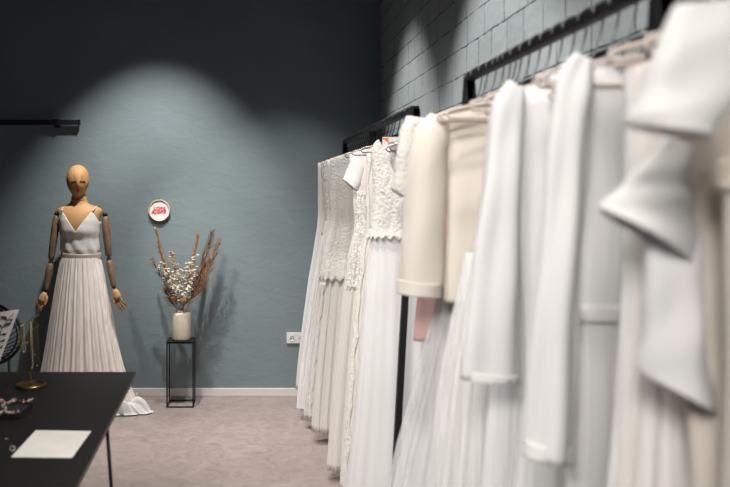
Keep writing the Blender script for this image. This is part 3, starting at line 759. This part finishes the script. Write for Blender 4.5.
# ------------------------------------------------------------------ garments
def lerp_rows(rows, h):
    """rows: (h, xl, xr, hd, amp) from top to bottom, smooth interpolation"""
    if h >= rows[0][0]: return rows[0][1:]
    if h <= rows[-1][0]: return rows[-1][1:]
    for i in range(len(rows)-1):
        if rows[i][0] >= h >= rows[i+1][0]:
            u = (rows[i][0]-h)/(rows[i][0]-rows[i+1][0])
            p0 = rows[max(0, i-1)]; p1 = rows[i]; p2 = rows[i+1]; p3 = rows[min(len(rows)-1, i+2)]
            out = []
            for k in range(1, 5):
                a, b, c, d = p0[k], p1[k], p2[k], p3[k]
                m1 = (c-a)/2; m2 = (d-b)/2
                if k == 4 or k == 3: m1 = m2 = 0
                out.append((2*u**3-3*u*u+1)*b+(u**3-2*u*u+u)*m1+(-2*u**3+3*u*u)*c+(u**3-u*u)*m2)
            return out
class Body:
    def __init__(s, y, rows, top=1.785, shoulder=1.745, neck=.42, vee=.14, back=.04, n=9, seed=1, hem=.0, scal=0, scn=20, drift=.6, strap=0, lean=0):
        s.y = y; s.rows = rows; s.top = top; s.sh = shoulder; s.neck = neck; s.vee = vee; s.back = back; s.n = n
        r = random.Random(seed); s.ph = [r.uniform(0, 6.28) for _ in range(6)]; s.hem = rows[-1][0]; s.scal = scal; s.scn = scn; s.drift = drift; s.strap = strap; s.lean = lean
    def htop(s, a):
        x = abs(cos(a)); fr = sin(a) < 0
        if x < s.neck:
            dip = s.vee if fr else s.back
            return s.top-dip*(1-(x/s.neck)**(1.0 if fr else 2))
        u = (x-s.neck)/(1-s.neck)
        h = s.top-(s.top-s.sh)*u
        if s.strap: h -= s.strap*min(1, max(0, (u-.35)/.4))
        return h
    def P(s, a, v=None, h=None, off=0):
        ht = s.htop(a)
        if h is None: h = ht+(s.hem-ht)*v
        h = min(h, ht)
        xl, xr, hd, amp = lerp_rows(s.rows, h)
        m = (xl+xr)/2; hw = (xr-xl)/2; c, sn = cos(a), sin(a)
        dd = (1.79-h); n = s.n; ph = s.ph
        w = sin(a*n+ph[0]+s.drift*sin(h*2+ph[3]))+.55*sin(a*n*1.7+ph[1]+dd*s.drift)+.4*sin(a*n*.45+ph[2]-dd*.7)
        w += .35*sin(a*n*3.1+ph[4])
        sq = abs(sn)**.75*(1 if sn > 0 else -1)
        e = amp*w*(.28 if s.y < 2.4 else .7)
        nx, ny = c*hd, sn*hw; l = math.hypot(nx, ny) or 1
        z = h
        if v is not None and v > .999: pass
        return Vector((m+hw*c+(e*.8+off)*nx/l, s.y+hd*sq+(e+off)*ny/l+s.lean*(1.79-h), z))
    def mb(s, nu=150, nv=44):
        q = MB()
        def f(u, v):
            a = 2*pi*u; p = s.P(a, v)
            if s.scal and v > .9: p.z += s.scal*abs(sin(a*s.scn))*(v-.9)/.1
            return p
        return q.grid(f, nu, nv, wrap=True)
    def panel(s, a0, a1, h0, h1, off=.006, nu=30, nv=30, scal=0, scn=6, scside=0):
        q = MB()
        def f(u, v):
            aa0, aa1 = a0, a1
            h = h0+(h1-h0)*v
            if scal: h += scal*abs(sin(u*pi*scn))*v
            wob = scside*sin(v*60)*.5+scside*sin(v*37+1)*.5
            a = aa0+(aa1-aa0)*u
            if scside: a += wob*(2*u-1)
            h = min(h, s.htop(a)-.001)
            return s.P(a, None, h, off)
        wrap = abs(a1-a0) > 6.2
        if wrap:
            g = f; return q.grid(g, nu, nv, wrap=True)
        return q.grid(f, nu, nv)
def sleeve_mb(y, rings, amp=.004, n=5, nu=40, seg=7, seed=0, thick=None):
    """rings: (lx, lz, rx, rz, depth) left/right edge of the sleeve in the room"""
    r = random.Random(seed); ph = [r.uniform(0, 6.28) for _ in range(4)]
    def cr(v):
        f = v*(len(rings)-1); i = min(len(rings)-2, int(f)); u = f-i
        p = [rings[max(0, i-1)], rings[i], rings[i+1], rings[min(len(rings)-1, i+2)]]; out = []
        for k in range(5):
            a, b, c, d = (z[k] for z in p)
            out.append(.5*((2*b)+(-a+c)*u+(2*a-5*b+4*c-d)*u*u+(-a+3*b-3*c+d)*u**3))
        return out
    def f(u, v):
        lx, lz, rx_, rz_, d = cr(v); a = 2*pi*u
        A = Vector(((rx_-lx)/2, 0, (rz_-lz)/2)); c = Vector(((lx+rx_)/2, y, (lz+rz_)/2))
        w = amp*(sin(a*n+ph[0]+v*2)+.6*sin(a*n*.5+ph[1]-v*3)+.4*sin(v*17+ph[2]+a*2))*(.4+.6*min(1, v*2))
        return c+A*cos(a)*(1+w/max(.02, A.length))+Vector((0, (d+w)*sin(a), 0))
    return MB().grid(f, nu, (len(rings)-1)*seg+1, wrap=True)
def sl_px(y, pts, depth=.035):
    """sleeve rings from photo positions (xl, yl, xr, yr) at depth y"""
    out = []
    for k, p in enumerate(pts):
        a = W(p[0], p[1], y); b = W(p[2], p[3], y); d = (p[4] if len(p) > 4 else depth)*(.62 if y < 2 else 1)
        out.append((a.x, a.z, b.x, b.z, d))
    return out
def mirror(rings, cx=RX): return [(2*cx-r[2], r[3], 2*cx-r[0], r[1], r[4]) for r in rings]
GRP = {1: 'dresses on the far rack', 2: 'garments on the middle rack', 3: 'garments on the nearest rack'}
def garment(name, cat, label, y, rackn, bodymat, B, part='dress_body', nu=150, nv=44, nm='body'):
    t = thing(name, label, cat, (RX, y, B.hem), GRP[rackn])
    q = B.mb(nu, nv); o = q.build(nm, bodymat, t, smooth=True, solid=.0022)
    return t, o
def rows_dress(hem, sh=.185, bust=.165, waist=.135, hip=.17, hemL=.26, hemR=.25, hd=.045, hdh=.09, amp=.010, skirtfold=None, dl=0):
    R_ = RX
    return [(1.79, R_-sh+dl, R_+sh, .016, .0006), (1.70, R_-sh+dl, R_+sh, hd*.7, .001), (1.60, R_-bust+dl, R_+bust, hd, .0015), (1.47, R_-(bust+waist)/2+dl, R_+(bust+waist)/2, hd*.95, .002),
            (1.36, R_-waist+dl, R_+waist, hd*.8, .0025), (1.20, R_-hip+dl, R_+hip, hd, amp*.4), (.90, R_-(hip+(hemL-hip)*.35)+dl, R_+hip+.03, (hd+hdh)/2, amp*.7),
            (.50, R_-(hip+(hemL-hip)*.72)+dl, R_+hip+.05, (hd+hdh*2)/3, amp*.9), (hem, R_-hemL+dl, R_+hemR, hdh, amp)]

PI2 = pi
LEFT = pi        # angle of the room-side edge
# far rack, from the back wall to the camera ------------------------------------------------
y = ys[0]-.005
B = Body(y, rows_dress(.10, .205, .205, .205, .225, .365, .24, hdh=.055, amp=.005), n=22, seed=1, vee=.06)
garment('wedding_dress', 'dress', 'plain white tulle dress hanging furthest back against the teal wall', y, 1, M['crepe'], B, nu=220)
y = ys[2]
B = Body(y, rows_dress(.12, .20, .195, .185, .205, .36, .24, hdh=.06, amp=.006), n=20, seed=2, vee=.05)
t, o = garment('wedding_dress', 'dress', 'warm ivory dress with beaded lace edge second from the back wall', y, 1, M['crepe_ivory'], B, nu=220)
B.panel(LEFT+.08, LEFT+.42, 1.76, 1.24, .004, 10, 60, scside=.08).build('lace_trim', M['lace_ivory'], t, smooth=True, solid=.003)
y = ys[4]
B = Body(y, rows_dress(.09, .20, .195, .175, .20, .35, .24, hdh=.06, amp=.006), n=24, seed=3, vee=.1)
t, o = garment('wedding_dress', 'dress', 'beige lined dress with open white lace top in the far rack', y, 1, M['nude'], B, nu=220)
B.panel(0, 2*pi, 1.79, 1.12, .004, 150, 30, scal=.03, scn=30).build('lace_overlay', M['lace_open'], t, smooth=True, solid=.002)
Bs = Body(y, rows_dress(.08, .20, .195, .18, .215, .375, .25, hdh=.065, amp=.007), n=30, seed=31)
Bs.panel(0, 2*pi, 1.34, .08, .006, 220, 30).build('skirt_layer', M['tulle'], t, smooth=True)
y = ys[6]
B = Body(y, rows_dress(.06, .195, .19, .17, .20, .345, .24, hdh=.06, amp=.007), n=26, seed=4, vee=.08)
t, o = garment('wedding_dress', 'dress', 'slim white dress with tulle skirt just behind the lace tunic', y, 1, M['crepe'], B, nu=220)
B.panel(LEFT+.15, LEFT+.55, .95, .08, .005, 10, 60, scside=.07).build('lace_trim', M['lace'], t, smooth=True, solid=.003)
# lace tunic dress with scalloped end at thigh height, pale skirt below
y = ys[9]+.02
B = Body(y, rows_dress(.07, .195, .185, .165, .20, .315, .24, hdh=.07, amp=.009), n=22, seed=5, vee=.12)
t, o = garment('wedding_dress', 'dress', 'white dress with scalloped lace tunic ending mid thigh over a plain skirt', y, 1, M['satin_ivory'], B, nu=220)
rw = rows_dress(.98, .20, .20, .20, .24, .27, .24, hdh=.06, amp=.004); rw = rw[:6]+[(.98, RX-.27, RX+.25, .065, .006)]
T2 = Body(y, rw, n=12, seed=51, vee=.12)
T2.panel(0, 2*pi, 1.79, .985, .007, 160, 40, scal=.028, scn=26).build('lace_tunic', M['lace_big'], t, smooth=True, solid=.003)
# satin short sleeve dress
y = ys[12]+.01      # ~4.37
y = 4.08
B = Body(y, rows_dress(.06, .165, .155, .14, .175, .285, .23, hdh=.07, amp=.009), n=16, seed=6, vee=.10, top=1.79)
t, o = garment('wedding_dress', 'dress', 'ivory dress with smooth satin short sleeves in the far rack', y, 1, M['satin_ivory'], B, nu=200)
rg = sl_px(y, [(357, 150, 368, 156, .012), (352, 158, 367, 170, .03), (347, 170, 364, 182, .04), (343.5, 180, 359, 193.5, .045)])
sleeve_mb(y, rg, .002, 4, 36, 8, 6).build('sleeve', M['satin'], t, smooth=True, solid=.003)
sleeve_mb(y, mirror(rg), .002, 4, 36, 8, 7).build('sleeve', M['satin'], t, smooth=True, solid=.003)
B.panel(LEFT+.35, LEFT+.95, 1.55, 1.02, .006, 20, 40, scside=.06, scal=.02, scn=3).build('lace_panel', M['lace_open'], t, smooth=True, solid=.003)
# robe with lace border
y = 3.80
B = Body(y, rows_dress(.06, .115, .12, .12, .15, .245, .22, hdh=.07, amp=.009), n=14, seed=7, vee=.30, neck=.6, top=1.80, shoulder=1.74)
t, o = garment('wedding_dress', 'dress', 'ivory dress with deep neckline and long lace border down its edge', y, 1, M['crepe_ivory'], B, nu=200)
B.panel(LEFT+.18, LEFT+.50, 1.74, .08, .006, 14, 120, scside=.07).build('lace_border', M['lace_big'], t, smooth=True, solid=.004)
B.panel(LEFT+1.0, LEFT+1.35, 1.66, .8, .006, 14, 90, scside=.07).build('lace_border', M['lace_big'], t, smooth=True, solid=.004)
# lace bodice + smooth skirt
y = 3.50
rw = [(1.79, RX-.14, RX+.15, .016, .0004), (1.70, RX-.13, RX+.14, .03, .001), (1.52, RX-.125, RX+.135, .045, .001), (1.38, RX-.135, RX+.12, .04, .002), (1.33, RX-.14, RX+.12, .042, .002), (1.1, RX-.165, RX+.16, .05, .004),
      (.60, RX-.205, RX+.2, .06, .006), (.06, RX-.26, RX+.24, .08, .009)]
B = Body(y, rw, n=6, seed=8, vee=.29, back=.29, top=1.79, neck=.80)
t, o = garment('wedding_dress', 'dress', 'dress with floral lace bodice and smooth white skirt nearest in the far rack', y, 1, M['crepe'], B, nu=180)
rw2 = rw[:4]+[(1.325, RX-.15, RX+.14, .052, .002)]
T2 = Body(y, rw2, n=8, seed=81, vee=.29, back=.29, top=1.79, neck=.80)
T2.panel(0, 2*pi, 1.79, 1.325, .008, 150, 30, scal=.018, scn=22).build('lace_bodice', M['lace_big'], t, smooth=True, solid=.003)
rg = sl_px(y, [(384, 140, 394, 150, .012), (379, 158, 396, 170, .03), (377, 175, 396, 186, .04), (375.5, 190, 394, 199, .042)])
sleeve_mb(y, rg, .003, 4, 36, 8, 8).build('sleeve', M['lace_open'], t, smooth=True, solid=.003)
sleeve_mb(y, mirror(rg), .003, 4, 36, 8, 9).build('sleeve', M['lace_open'], t, smooth=True, solid=.003)
# middle rack -----------------------------------------------------------------------------
y = ym[0]-.0
rw = [(1.80, RX-.195, RX+.19, .014, .0006), (1.70, RX-.20, RX+.18, .028, .002), (1.50, RX-.20, RX+.17, .03, .002), (1.36, RX-.19, RX+.16, .03, .003), (1.1, RX-.22, RX+.2, .03, .004), (.9, RX-.24, RX+.2, .03, .004)]
B = Body(y, rw, n=10, seed=10, vee=.1, top=1.80, shoulder=1.77)
t, o = garment('lace_top', 'top', 'white floral lace top behind the cream knit jacket', y, 2, M['lace_big'], Body(y, rw[:4]+[(1.32, RX-.16, RX+.16, .03, .003)], n=10, seed=10, vee=.1, top=1.80, shoulder=1.77), nu=150)
rg = sl_px(y, [(407, 116, 432, 120, .012), (400, 135, 424, 150, .03), (395, 165, 420, 180, .035), (391.5, 190, 414, 203, .035)])
sleeve_mb(y, rg, .004, 4, 40, 8, 10).build('sleeve', M['lace_big'], t, smooth=True, solid=.003)
sleeve_mb(y, mirror(rg), .004, 4, 40, 8, 11).build('sleeve', M['lace_big'], t, smooth=True, solid=.003)
# pink satin skirt hanging behind the jacket
y = ym[1]+.014
rw = [(1.77, RX-.10, RX+.10, .014, .0006), (1.5, RX-.14, RX+.12, .02, .002), (1.25, RX-.185, RX+.14, .025, .004), (1.10, RX-.20, RX+.15, .028, .005)]
B = Body(y, rw, n=9, seed=12, vee=.02, top=1.775, shoulder=1.765, back=.01)
t, o = garment('pink_top', 'top', 'short pale pink satin top peeking out under the knit jacket', y, 2, M['pink'], B, nu=120)
# tulle gown under/behind
y = ym[2]-.0
rw = [(1.77, RX-.12, RX+.12, .014, .0006), (1.5, RX-.12, RX+.12, .025, .001), (1.34, RX-.11, RX+.11, .024, .003), (1.1, RX-.17, RX+.16, .028, .005), (.8, RX-.25, RX+.2, .034, .006), (.45, RX-.33, RX+.22, .04, .007), (.06, RX-.40, RX+.25, .045, .008)]
B = Body(y, rw, n=26, seed=13, vee=.15, top=1.775, shoulder=1.75)
t, o = garment('wedding_dress', 'dress', 'white gown with wide tulle skirt spreading under the knit jacket', y, 2, M['crepe'], B, nu=220)
rw2 = [(r_[0], r_[1]-.015, r_[2]+.01, r_[3]+.004, r_[4]) for r_ in rw]
Body(y, rw2, n=30, seed=14).panel(0, 2*pi, 1.34, .06, .004, 240, 30).build('tulle_layer', M['tulle_soft'], t, smooth=True)
# knit jacket
y = ym[4]+.01         # ~2.12
rw = [(1.79, RX-.175, RX+.17, .018, .0004), (1.70, RX-.16, RX+.17, .03, .001), (1.5, RX-.15, RX+.16, .034, .002), (1.25, RX-.16, RX+.17, .036, .003)]
B = Body(y, rw, n=6, seed=15, vee=.11, top=1.785, shoulder=1.765, neck=.35)
t, o = garment('knit_jacket', 'jacket', 'cream knitted long sleeved jacket on the middle rack', y, 2, M['knit'], B, nu=120)
rg = sl_px(y, [(430, 114, 447, 124, .014), (417, 127, 446, 140, .034), (410, 150, 444, 160, .042), (405, 190, 442, 196, .045), (401.5, 235, 441, 240, .046), (398.5, 281, 440, 286, .046)])
s_ = sleeve_mb(y-.012, rg, .003, 3, 44, 8, 15).build('sleeve', M['knit'], t, smooth=True, solid=.005)
rc = sl_px(y-.012, [(398.5, 279, 440.5, 283, .048), (397.5, 293, 439.5, 297, .048)])
sleeve_mb(y-.012, rc, .001, 3, 44, 6, 15).build('cuff', M['knitrib'], s_, smooth=True, solid=.006)
sleeve_mb(y-.012, mirror(rg), .003, 3, 44, 8, 16).build('sleeve', M['knit'], t, smooth=True, solid=.005)
B.panel(LEFT+1.45, LEFT+1.62, 1.67, 1.255, .006, 6, 24).build('button_band', M['knitrib'], t, smooth=True, solid=.004)
q = MB()
for hh_ in (1.50, 1.41, 1.32):
    p = B.P(LEFT+1.53, None, hh_, .012); q.lathe(p, [(.008, 0), (.009, .001), (.008, .002)], 12)
# strappy gown in front of the jacket: small pale strap and skirt
y = ym[6]      # 1.97
rw = [(1.77, RX-.09, RX+.12, .014, .0006), (1.55, RX-.095, RX+.12, .025, .001), (1.40, RX-.12, RX+.11, .024, .003), (1.1, RX-.18, RX+.16, .028, .005), (.8, RX-.22, RX+.2, .034, .006), (.45, RX-.27, RX+.22, .04, .007), (.06, RX-.33, RX+.25, .045, .008)]
B = Body(y, rw, n=20, seed=17, vee=.20, top=1.72, shoulder=1.58, neck=.5)
t, o = garment('wedding_dress', 'dress', 'ivory strapped gown right of the knit jacket', y, 2, M['crepe_ivory'], B, nu=200)
rw2 = [(r_[0], r_[1]-.02, r_[2]+.01, r_[3]+.004, r_[4]) for r_ in rw]
Body(y, rw2, n=30, seed=18).panel(0, 2*pi, 1.40, .06, .004, 220, 30).build('tulle_layer', M['tulle'], t, smooth=True)
# long sleeved white dress
y = ym[11]+.01    # ~1.64
rw = [(1.79, RX-.15, RX+.15, .018, .0004), (1.70, RX-.135, RX+.14, .028, .001), (1.5, RX-.125, RX+.13, .03, .002), (1.3, RX-.115, RX+.12, .03, .003), (1.1, RX-.12, RX+.14, .034, .004), (.6, RX-.17, RX+.2, .04, .006), (.06, RX-.22, RX+.24, .05, .007)]
B = Body(y, rw, n=10, seed=19, vee=.10, top=1.795, shoulder=1.77, neck=.4)
t, o = garment('wedding_dress', 'dress', 'white long sleeved dress hanging between the knit jacket and the waistband dress', y, 2, M['crepe'], B, nu=150)
rg = sl_px(y-.02, [(508, 80, 524, 90, .014), (493, 100, 523, 120, .036), (487, 140, 520, 152, .040), (482, 190, 519, 198, .042), (475, 245, 518, 252, .042), (468, 310, 518, 316, .042), (463, 378, 517, 382, .042)])
s_ = sleeve_mb(y-.02, rg, .004, 4, 48, 8, 19).build('sleeve', M['crepe'], t, smooth=True, solid=.003)
rc = sl_px(y-.02, [(463, 370, 517.5, 374, .044), (461.5, 379, 517.5, 383, .044)])
sleeve_mb(y-.02, rc, .001, 3, 44, 4, 19).build('cuff', M['satin'], s_, smooth=True, solid=.004)
sleeve_mb(y-.02, mirror(rg), .004, 4, 48, 8, 20).build('sleeve', M['crepe'], t, smooth=True, solid=.003)
# rounded hem layer seen below the cuff
y = ym[9]+.0     # 1.77
rw = [(1.77, RX-.13, RX+.12, .014, .0006), (1.4, RX-.12, RX+.12, .022, .002), (1.0, RX-.15, RX+.17, .026, .004), (.55, RX-.20, RX+.2, .03, .005), (.06, RX-.26, RX+.24, .035, .006)]
B = Body(y, rw, n=12, seed=21, vee=.1, top=1.78, shoulder=1.76)
garment('wedding_dress', 'dress', 'pale grey white slip dress showing below the long sleeve cuff', y, 2, M['tulle'], B, nu=150)
# long sleeved dress with waistband
y = 1.26+.10
y = ym[15]-.0 if ym[15] > 1.30 else 1.34
y = 1.36
rw = [(1.79, RX-.17, RX+.16, .018, .0004), (1.70, RX-.145, RX+.14, .028, .001), (1.5, RX-.12, RX+.13, .03, .002), (1.36, RX-.125, RX+.11, .028, .002), (1.33, RX-.125, RX+.11, .03, .003), (1.1, RX-.13, RX+.15, .034, .006), (.6, RX-.17, RX+.2, .04, .008), (.06, RX-.22, RX+.24, .05, .009)]
B = Body(y, rw, n=12, seed=22, vee=.07, top=1.795, shoulder=1.775, neck=.45)
t, o = garment('wedding_dress', 'dress', 'white long sleeved dress with waistband under an open hanger', y, 2, M['crepe'], B, nu=170)
B.panel(0, 2*pi, 1.362, 1.332, .006, 120, 5).build('waistband', M['satin'], t, smooth=True, solid=.004)
ys_ = 1.27
rg = sl_px(ys_, [(576, 54, 592, 62, .016), (559, 76, 592, 96, .034), (553, 120, 588, 130, .038), (547, 190, 583, 196, .040), (540, 270, 579, 276, .040), (532, 360, 576, 366, .040), (525, 455, 572, 462, .042)])
s_ = sleeve_mb(ys_, rg, .005, 4, 48, 8, 22).build('sleeve', M['crepe'], t, smooth=True, solid=.003)
rc = sl_px(ys_, [(525.5, 440, 573, 446, .043), (523, 456, 572.5, 464, .044)])
sleeve_mb(ys_, rc, .001, 3, 44, 4, 22).build('cuff', M['satin'], s_, smooth=True, solid=.004)
sleeve_mb(ys_, mirror(rg, RX+.03), .005, 4, 48, 8, 23).build('sleeve', M['crepe'], t, smooth=True, solid=.003)

# nearest rack ----------------------------------------------------------------------------
y = yn_[0]       # 1.10 dress with a nude lining seen between sleeves
rw = [(1.79, RX-.15, RX+.15, .018, .0004), (1.70, RX-.145, RX+.14, .028, .001), (1.5, RX-.145, RX+.13, .03, .002), (1.3, RX-.155, RX+.12, .03, .003), (1.0, RX-.18, RX+.15, .034, .005), (.6, RX-.2, RX+.2, .04, .009), (.06, RX-.25, RX+.24, .05, .01)]
B = Body(y, rw, n=16, seed=24, vee=.2, top=1.775, shoulder=1.74)
t, o = garment('wedding_dress', 'dress', 'pleated tulle dress with nude lining at the back of the nearest rack', y, 3, M['nude'], B, nu=170)
rw2 = [(r_[0], r_[1]-.008, r_[2]+.008, r_[3]+.004, r_[4]*1.3) for r_ in rw]
Body(y, rw2, n=26, seed=25, vee=.2, top=1.775, shoulder=1.74).panel(0, 2*pi, 1.77, .06, .005, 220, 40).build('tulle_layer', M['tulle'], t, smooth=True)
# white jacket with flared sleeve
y = yn_[1]      # 1.00
rw = [(1.66, RX-.135, RX+.14, .018, .0004), (1.60, RX-.14, RX+.14, .026, .001), (1.5, RX-.155, RX+.15, .03, .002), (1.30, RX-.125, RX+.15, .03, .004), (.95, RX-.11, RX+.15, .034, .006), (.06, RX-.15, RX+.2, .04, .008)]
B = Body(y, rw, n=9, seed=26, vee=.06, top=1.745, shoulder=1.66, neck=.5)
t, o = garment('wedding_dress', 'dress', 'white dress with draped flared sleeve on the nearest rack', y, 3, M['crepe_warm'], B, nu=140)
yy = y-.045
rg = sl_px(yy, [(668, 138, 690, 150, .014), (640, 168, 692, 190, .03), (618, 192, 694, 222, .04), (601, 208, 690, 262, .044)])
sleeve_mb(yy, rg, .004, 3, 48, 8, 26).build('sleeve', M['satin'], t, smooth=True, solid=.003)
rg = sl_px(yy+.02, [(655, 205, 690, 210, .03), (650, 250, 700, 255, .036), (652, 300, 704, 308, .038), (647, 345, 708, 365, .04), (640, 372, 716, 415, .042)])
sleeve_mb(yy+.02, rg, .005, 3, 48, 8, 27).build('lower_sleeve', M['crepe'], t, smooth=True, solid=.003)
sleeve_mb(yy, mirror(sl_px(yy, [(668, 138, 690, 150, .014), (640, 168, 692, 190, .03), (618, 192, 694, 222, .04), (601, 208, 690, 262, .044)])), .004, 3, 48, 8, 28).build('sleeve', M['satin'], t, smooth=True, solid=.003)
# greige chiffon dress with lace collar
y = yn_[3]+.03   # .89
rw = [(1.62, RX-.145, RX+.14, .014, .0004), (1.5, RX-.145, RX+.14, .024, .002), (1.3, RX-.145, RX+.14, .024, .003), (.9, RX-.17, RX+.15, .028, .005), (.3, RX-.19, RX+.2, .03, .006)]
B = Body(y, rw, n=9, seed=29, vee=.04, top=1.63, shoulder=1.60, neck=.5)
t, o = garment('wedding_dress', 'dress', 'greige chiffon dress with ivory lace top under the nearest short sleeve', y, 3, M['greige'], B, nu=140)
B.panel(0, 2*pi, 1.625, 1.565, .006, 120, 8).build('lace_collar', M['lace_ivory'], t, smooth=True, solid=.003)
# nearest: short wide sleeve
y = yn_[4]+.03   # .79
rw = [(1.80, RX-.16, RX+.15, .02, .0004), (1.70, RX-.145, RX+.14, .03, .001), (1.5, RX-.12, RX+.13, .032, .002), (1.3, RX-.11, RX+.12, .03, .003), (.9, RX-.14, RX+.15, .034, .006), (.06, RX-.2, RX+.24, .05, .008)]
B = Body(y, rw, n=10, seed=30, vee=.08, top=1.80, shoulder=1.785)
rw = [(a, b+.01+(0 if a > 1.6 else .02), c, d, e_) for a, b, c, d, e_ in rw]
B.rows = rw
t, o = garment('wedding_dress', 'dress', 'ivory dress with short bell sleeve nearest to the camera', y, 3, M['crepe_warm'], B, nu=140)
yy = y+.0
rg = sl_px(yy, [(676, 6, 735, 2, .02), (660, 40, 742, 40, .038), (646, 80, 745, 84, .044), (634, 112, 712, 128, .048), (630, 124, 708, 139, .048)])
sleeve_mb(yy, rg, .003, 3, 48, 8, 30).build('sleeve', M['satin'], t, smooth=True, solid=.003)
sleeve_mb(yy, mirror(rg), .003, 3, 48, 8, 31).build('sleeve', M['satin'], t, smooth=True, solid=.003)

# ------------------------------------------------------------------ light
def spot(loc, target, power, size, blend, col=(1, .965, .925), rad=.03):
    l = bpy.data.lights.new('spotlight', 'SPOT'); l.energy = power; l.spot_size = radians(size); l.spot_blend = blend; l.color = col; l.shadow_soft_size = rad
    o = bpy.data.objects.new('spotlight', l); COL.objects.link(o); o.location = loc
    o.rotation_euler = (Vector(target)-Vector(loc)).to_track_quat('-Z', 'Y').to_euler()
    return o
spot((-.66, 4.55, 3.5), (-.72, 5.80, .0), 385, 62, .75)
spot((-1.15, 3.9, 3.3), (-.36, 5.72, .95), 190, 22, 1, rad=.015)
spot((.15, 4.62, 3.75), (.28, 4.70, 0), 250, 68, .45)
spot((.15, 2.95, 3.75), (.28, 3.10, 0), 270, 69, .35)
spot((.10, 1.10, 3.75), (.35, 1.75, 0), 180, 80, .5, rad=.1)
spot((-1.1, 2.0, 3.75), (.6, 4.3, .7), 310, 42, .8, rad=.2)  # added lamp, brightens the dresses on the far rack
spot((-.75, -1.5, 2.9), (.62, 1.7, 1.0), 420, 50, .8, rad=.45)  # broad frontal fill added near the camera to soften the nearer garments
spot((-1.5, .3, 3.1), (.55, 2.4, .8), 210, 50, .8, rad=.35)  # second added soft fill, from the left towards the middle rack
al = bpy.data.lights.new('added_rear_fill', 'AREA'); al.shape = 'RECTANGLE'; al.size = 2.9; al.size_y = 1.8; al.energy = 5; al.color = (1, .97, .94)  # weak fill lamp added at the unseen rear window
ao = bpy.data.objects.new('added_rear_fill', al); COL.objects.link(ao); ao.location = (-1.1, BY+.02, 1.75); ao.rotation_euler = (radians(90), 0, pi)
ao.rotation_euler = Vector((0, 1, 0)).to_track_quat('-Z', 'Z').to_euler()
w = bpy.data.worlds.new('World'); S.world = w; w.use_nodes = True
w.node_tree.nodes['Background'].inputs[0].default_value = (.5, .6, .7, 1); w.node_tree.nodes['Background'].inputs[1].default_value = .6

# ------------------------------------------------------------------ camera
cam = bpy.data.cameras.new('camera'); co = bpy.data.objects.new('camera', cam); COL.objects.link(co)
cam.sensor_width = 36; cam.sensor_fit = 'HORIZONTAL'; cam.lens = F/730*36
co.location = (0, 0, EYE); co.rotation_euler = (pi/2, 0, 0)
cam.shift_x = (365-CX)/730; cam.shift_y = -(243.5-CY)/730
cam.clip_start = .02
cam.dof.use_dof = True; cam.dof.focus_distance = 5.4; cam.dof.aperture_fstop = 2.6
S.camera = co
S.view_settings.view_transform = 'Standard'; S.view_settings.look = 'None'; S.view_settings.gamma = 1; S.view_settings.use_curve_mapping = False
S.view_settings.exposure = 0
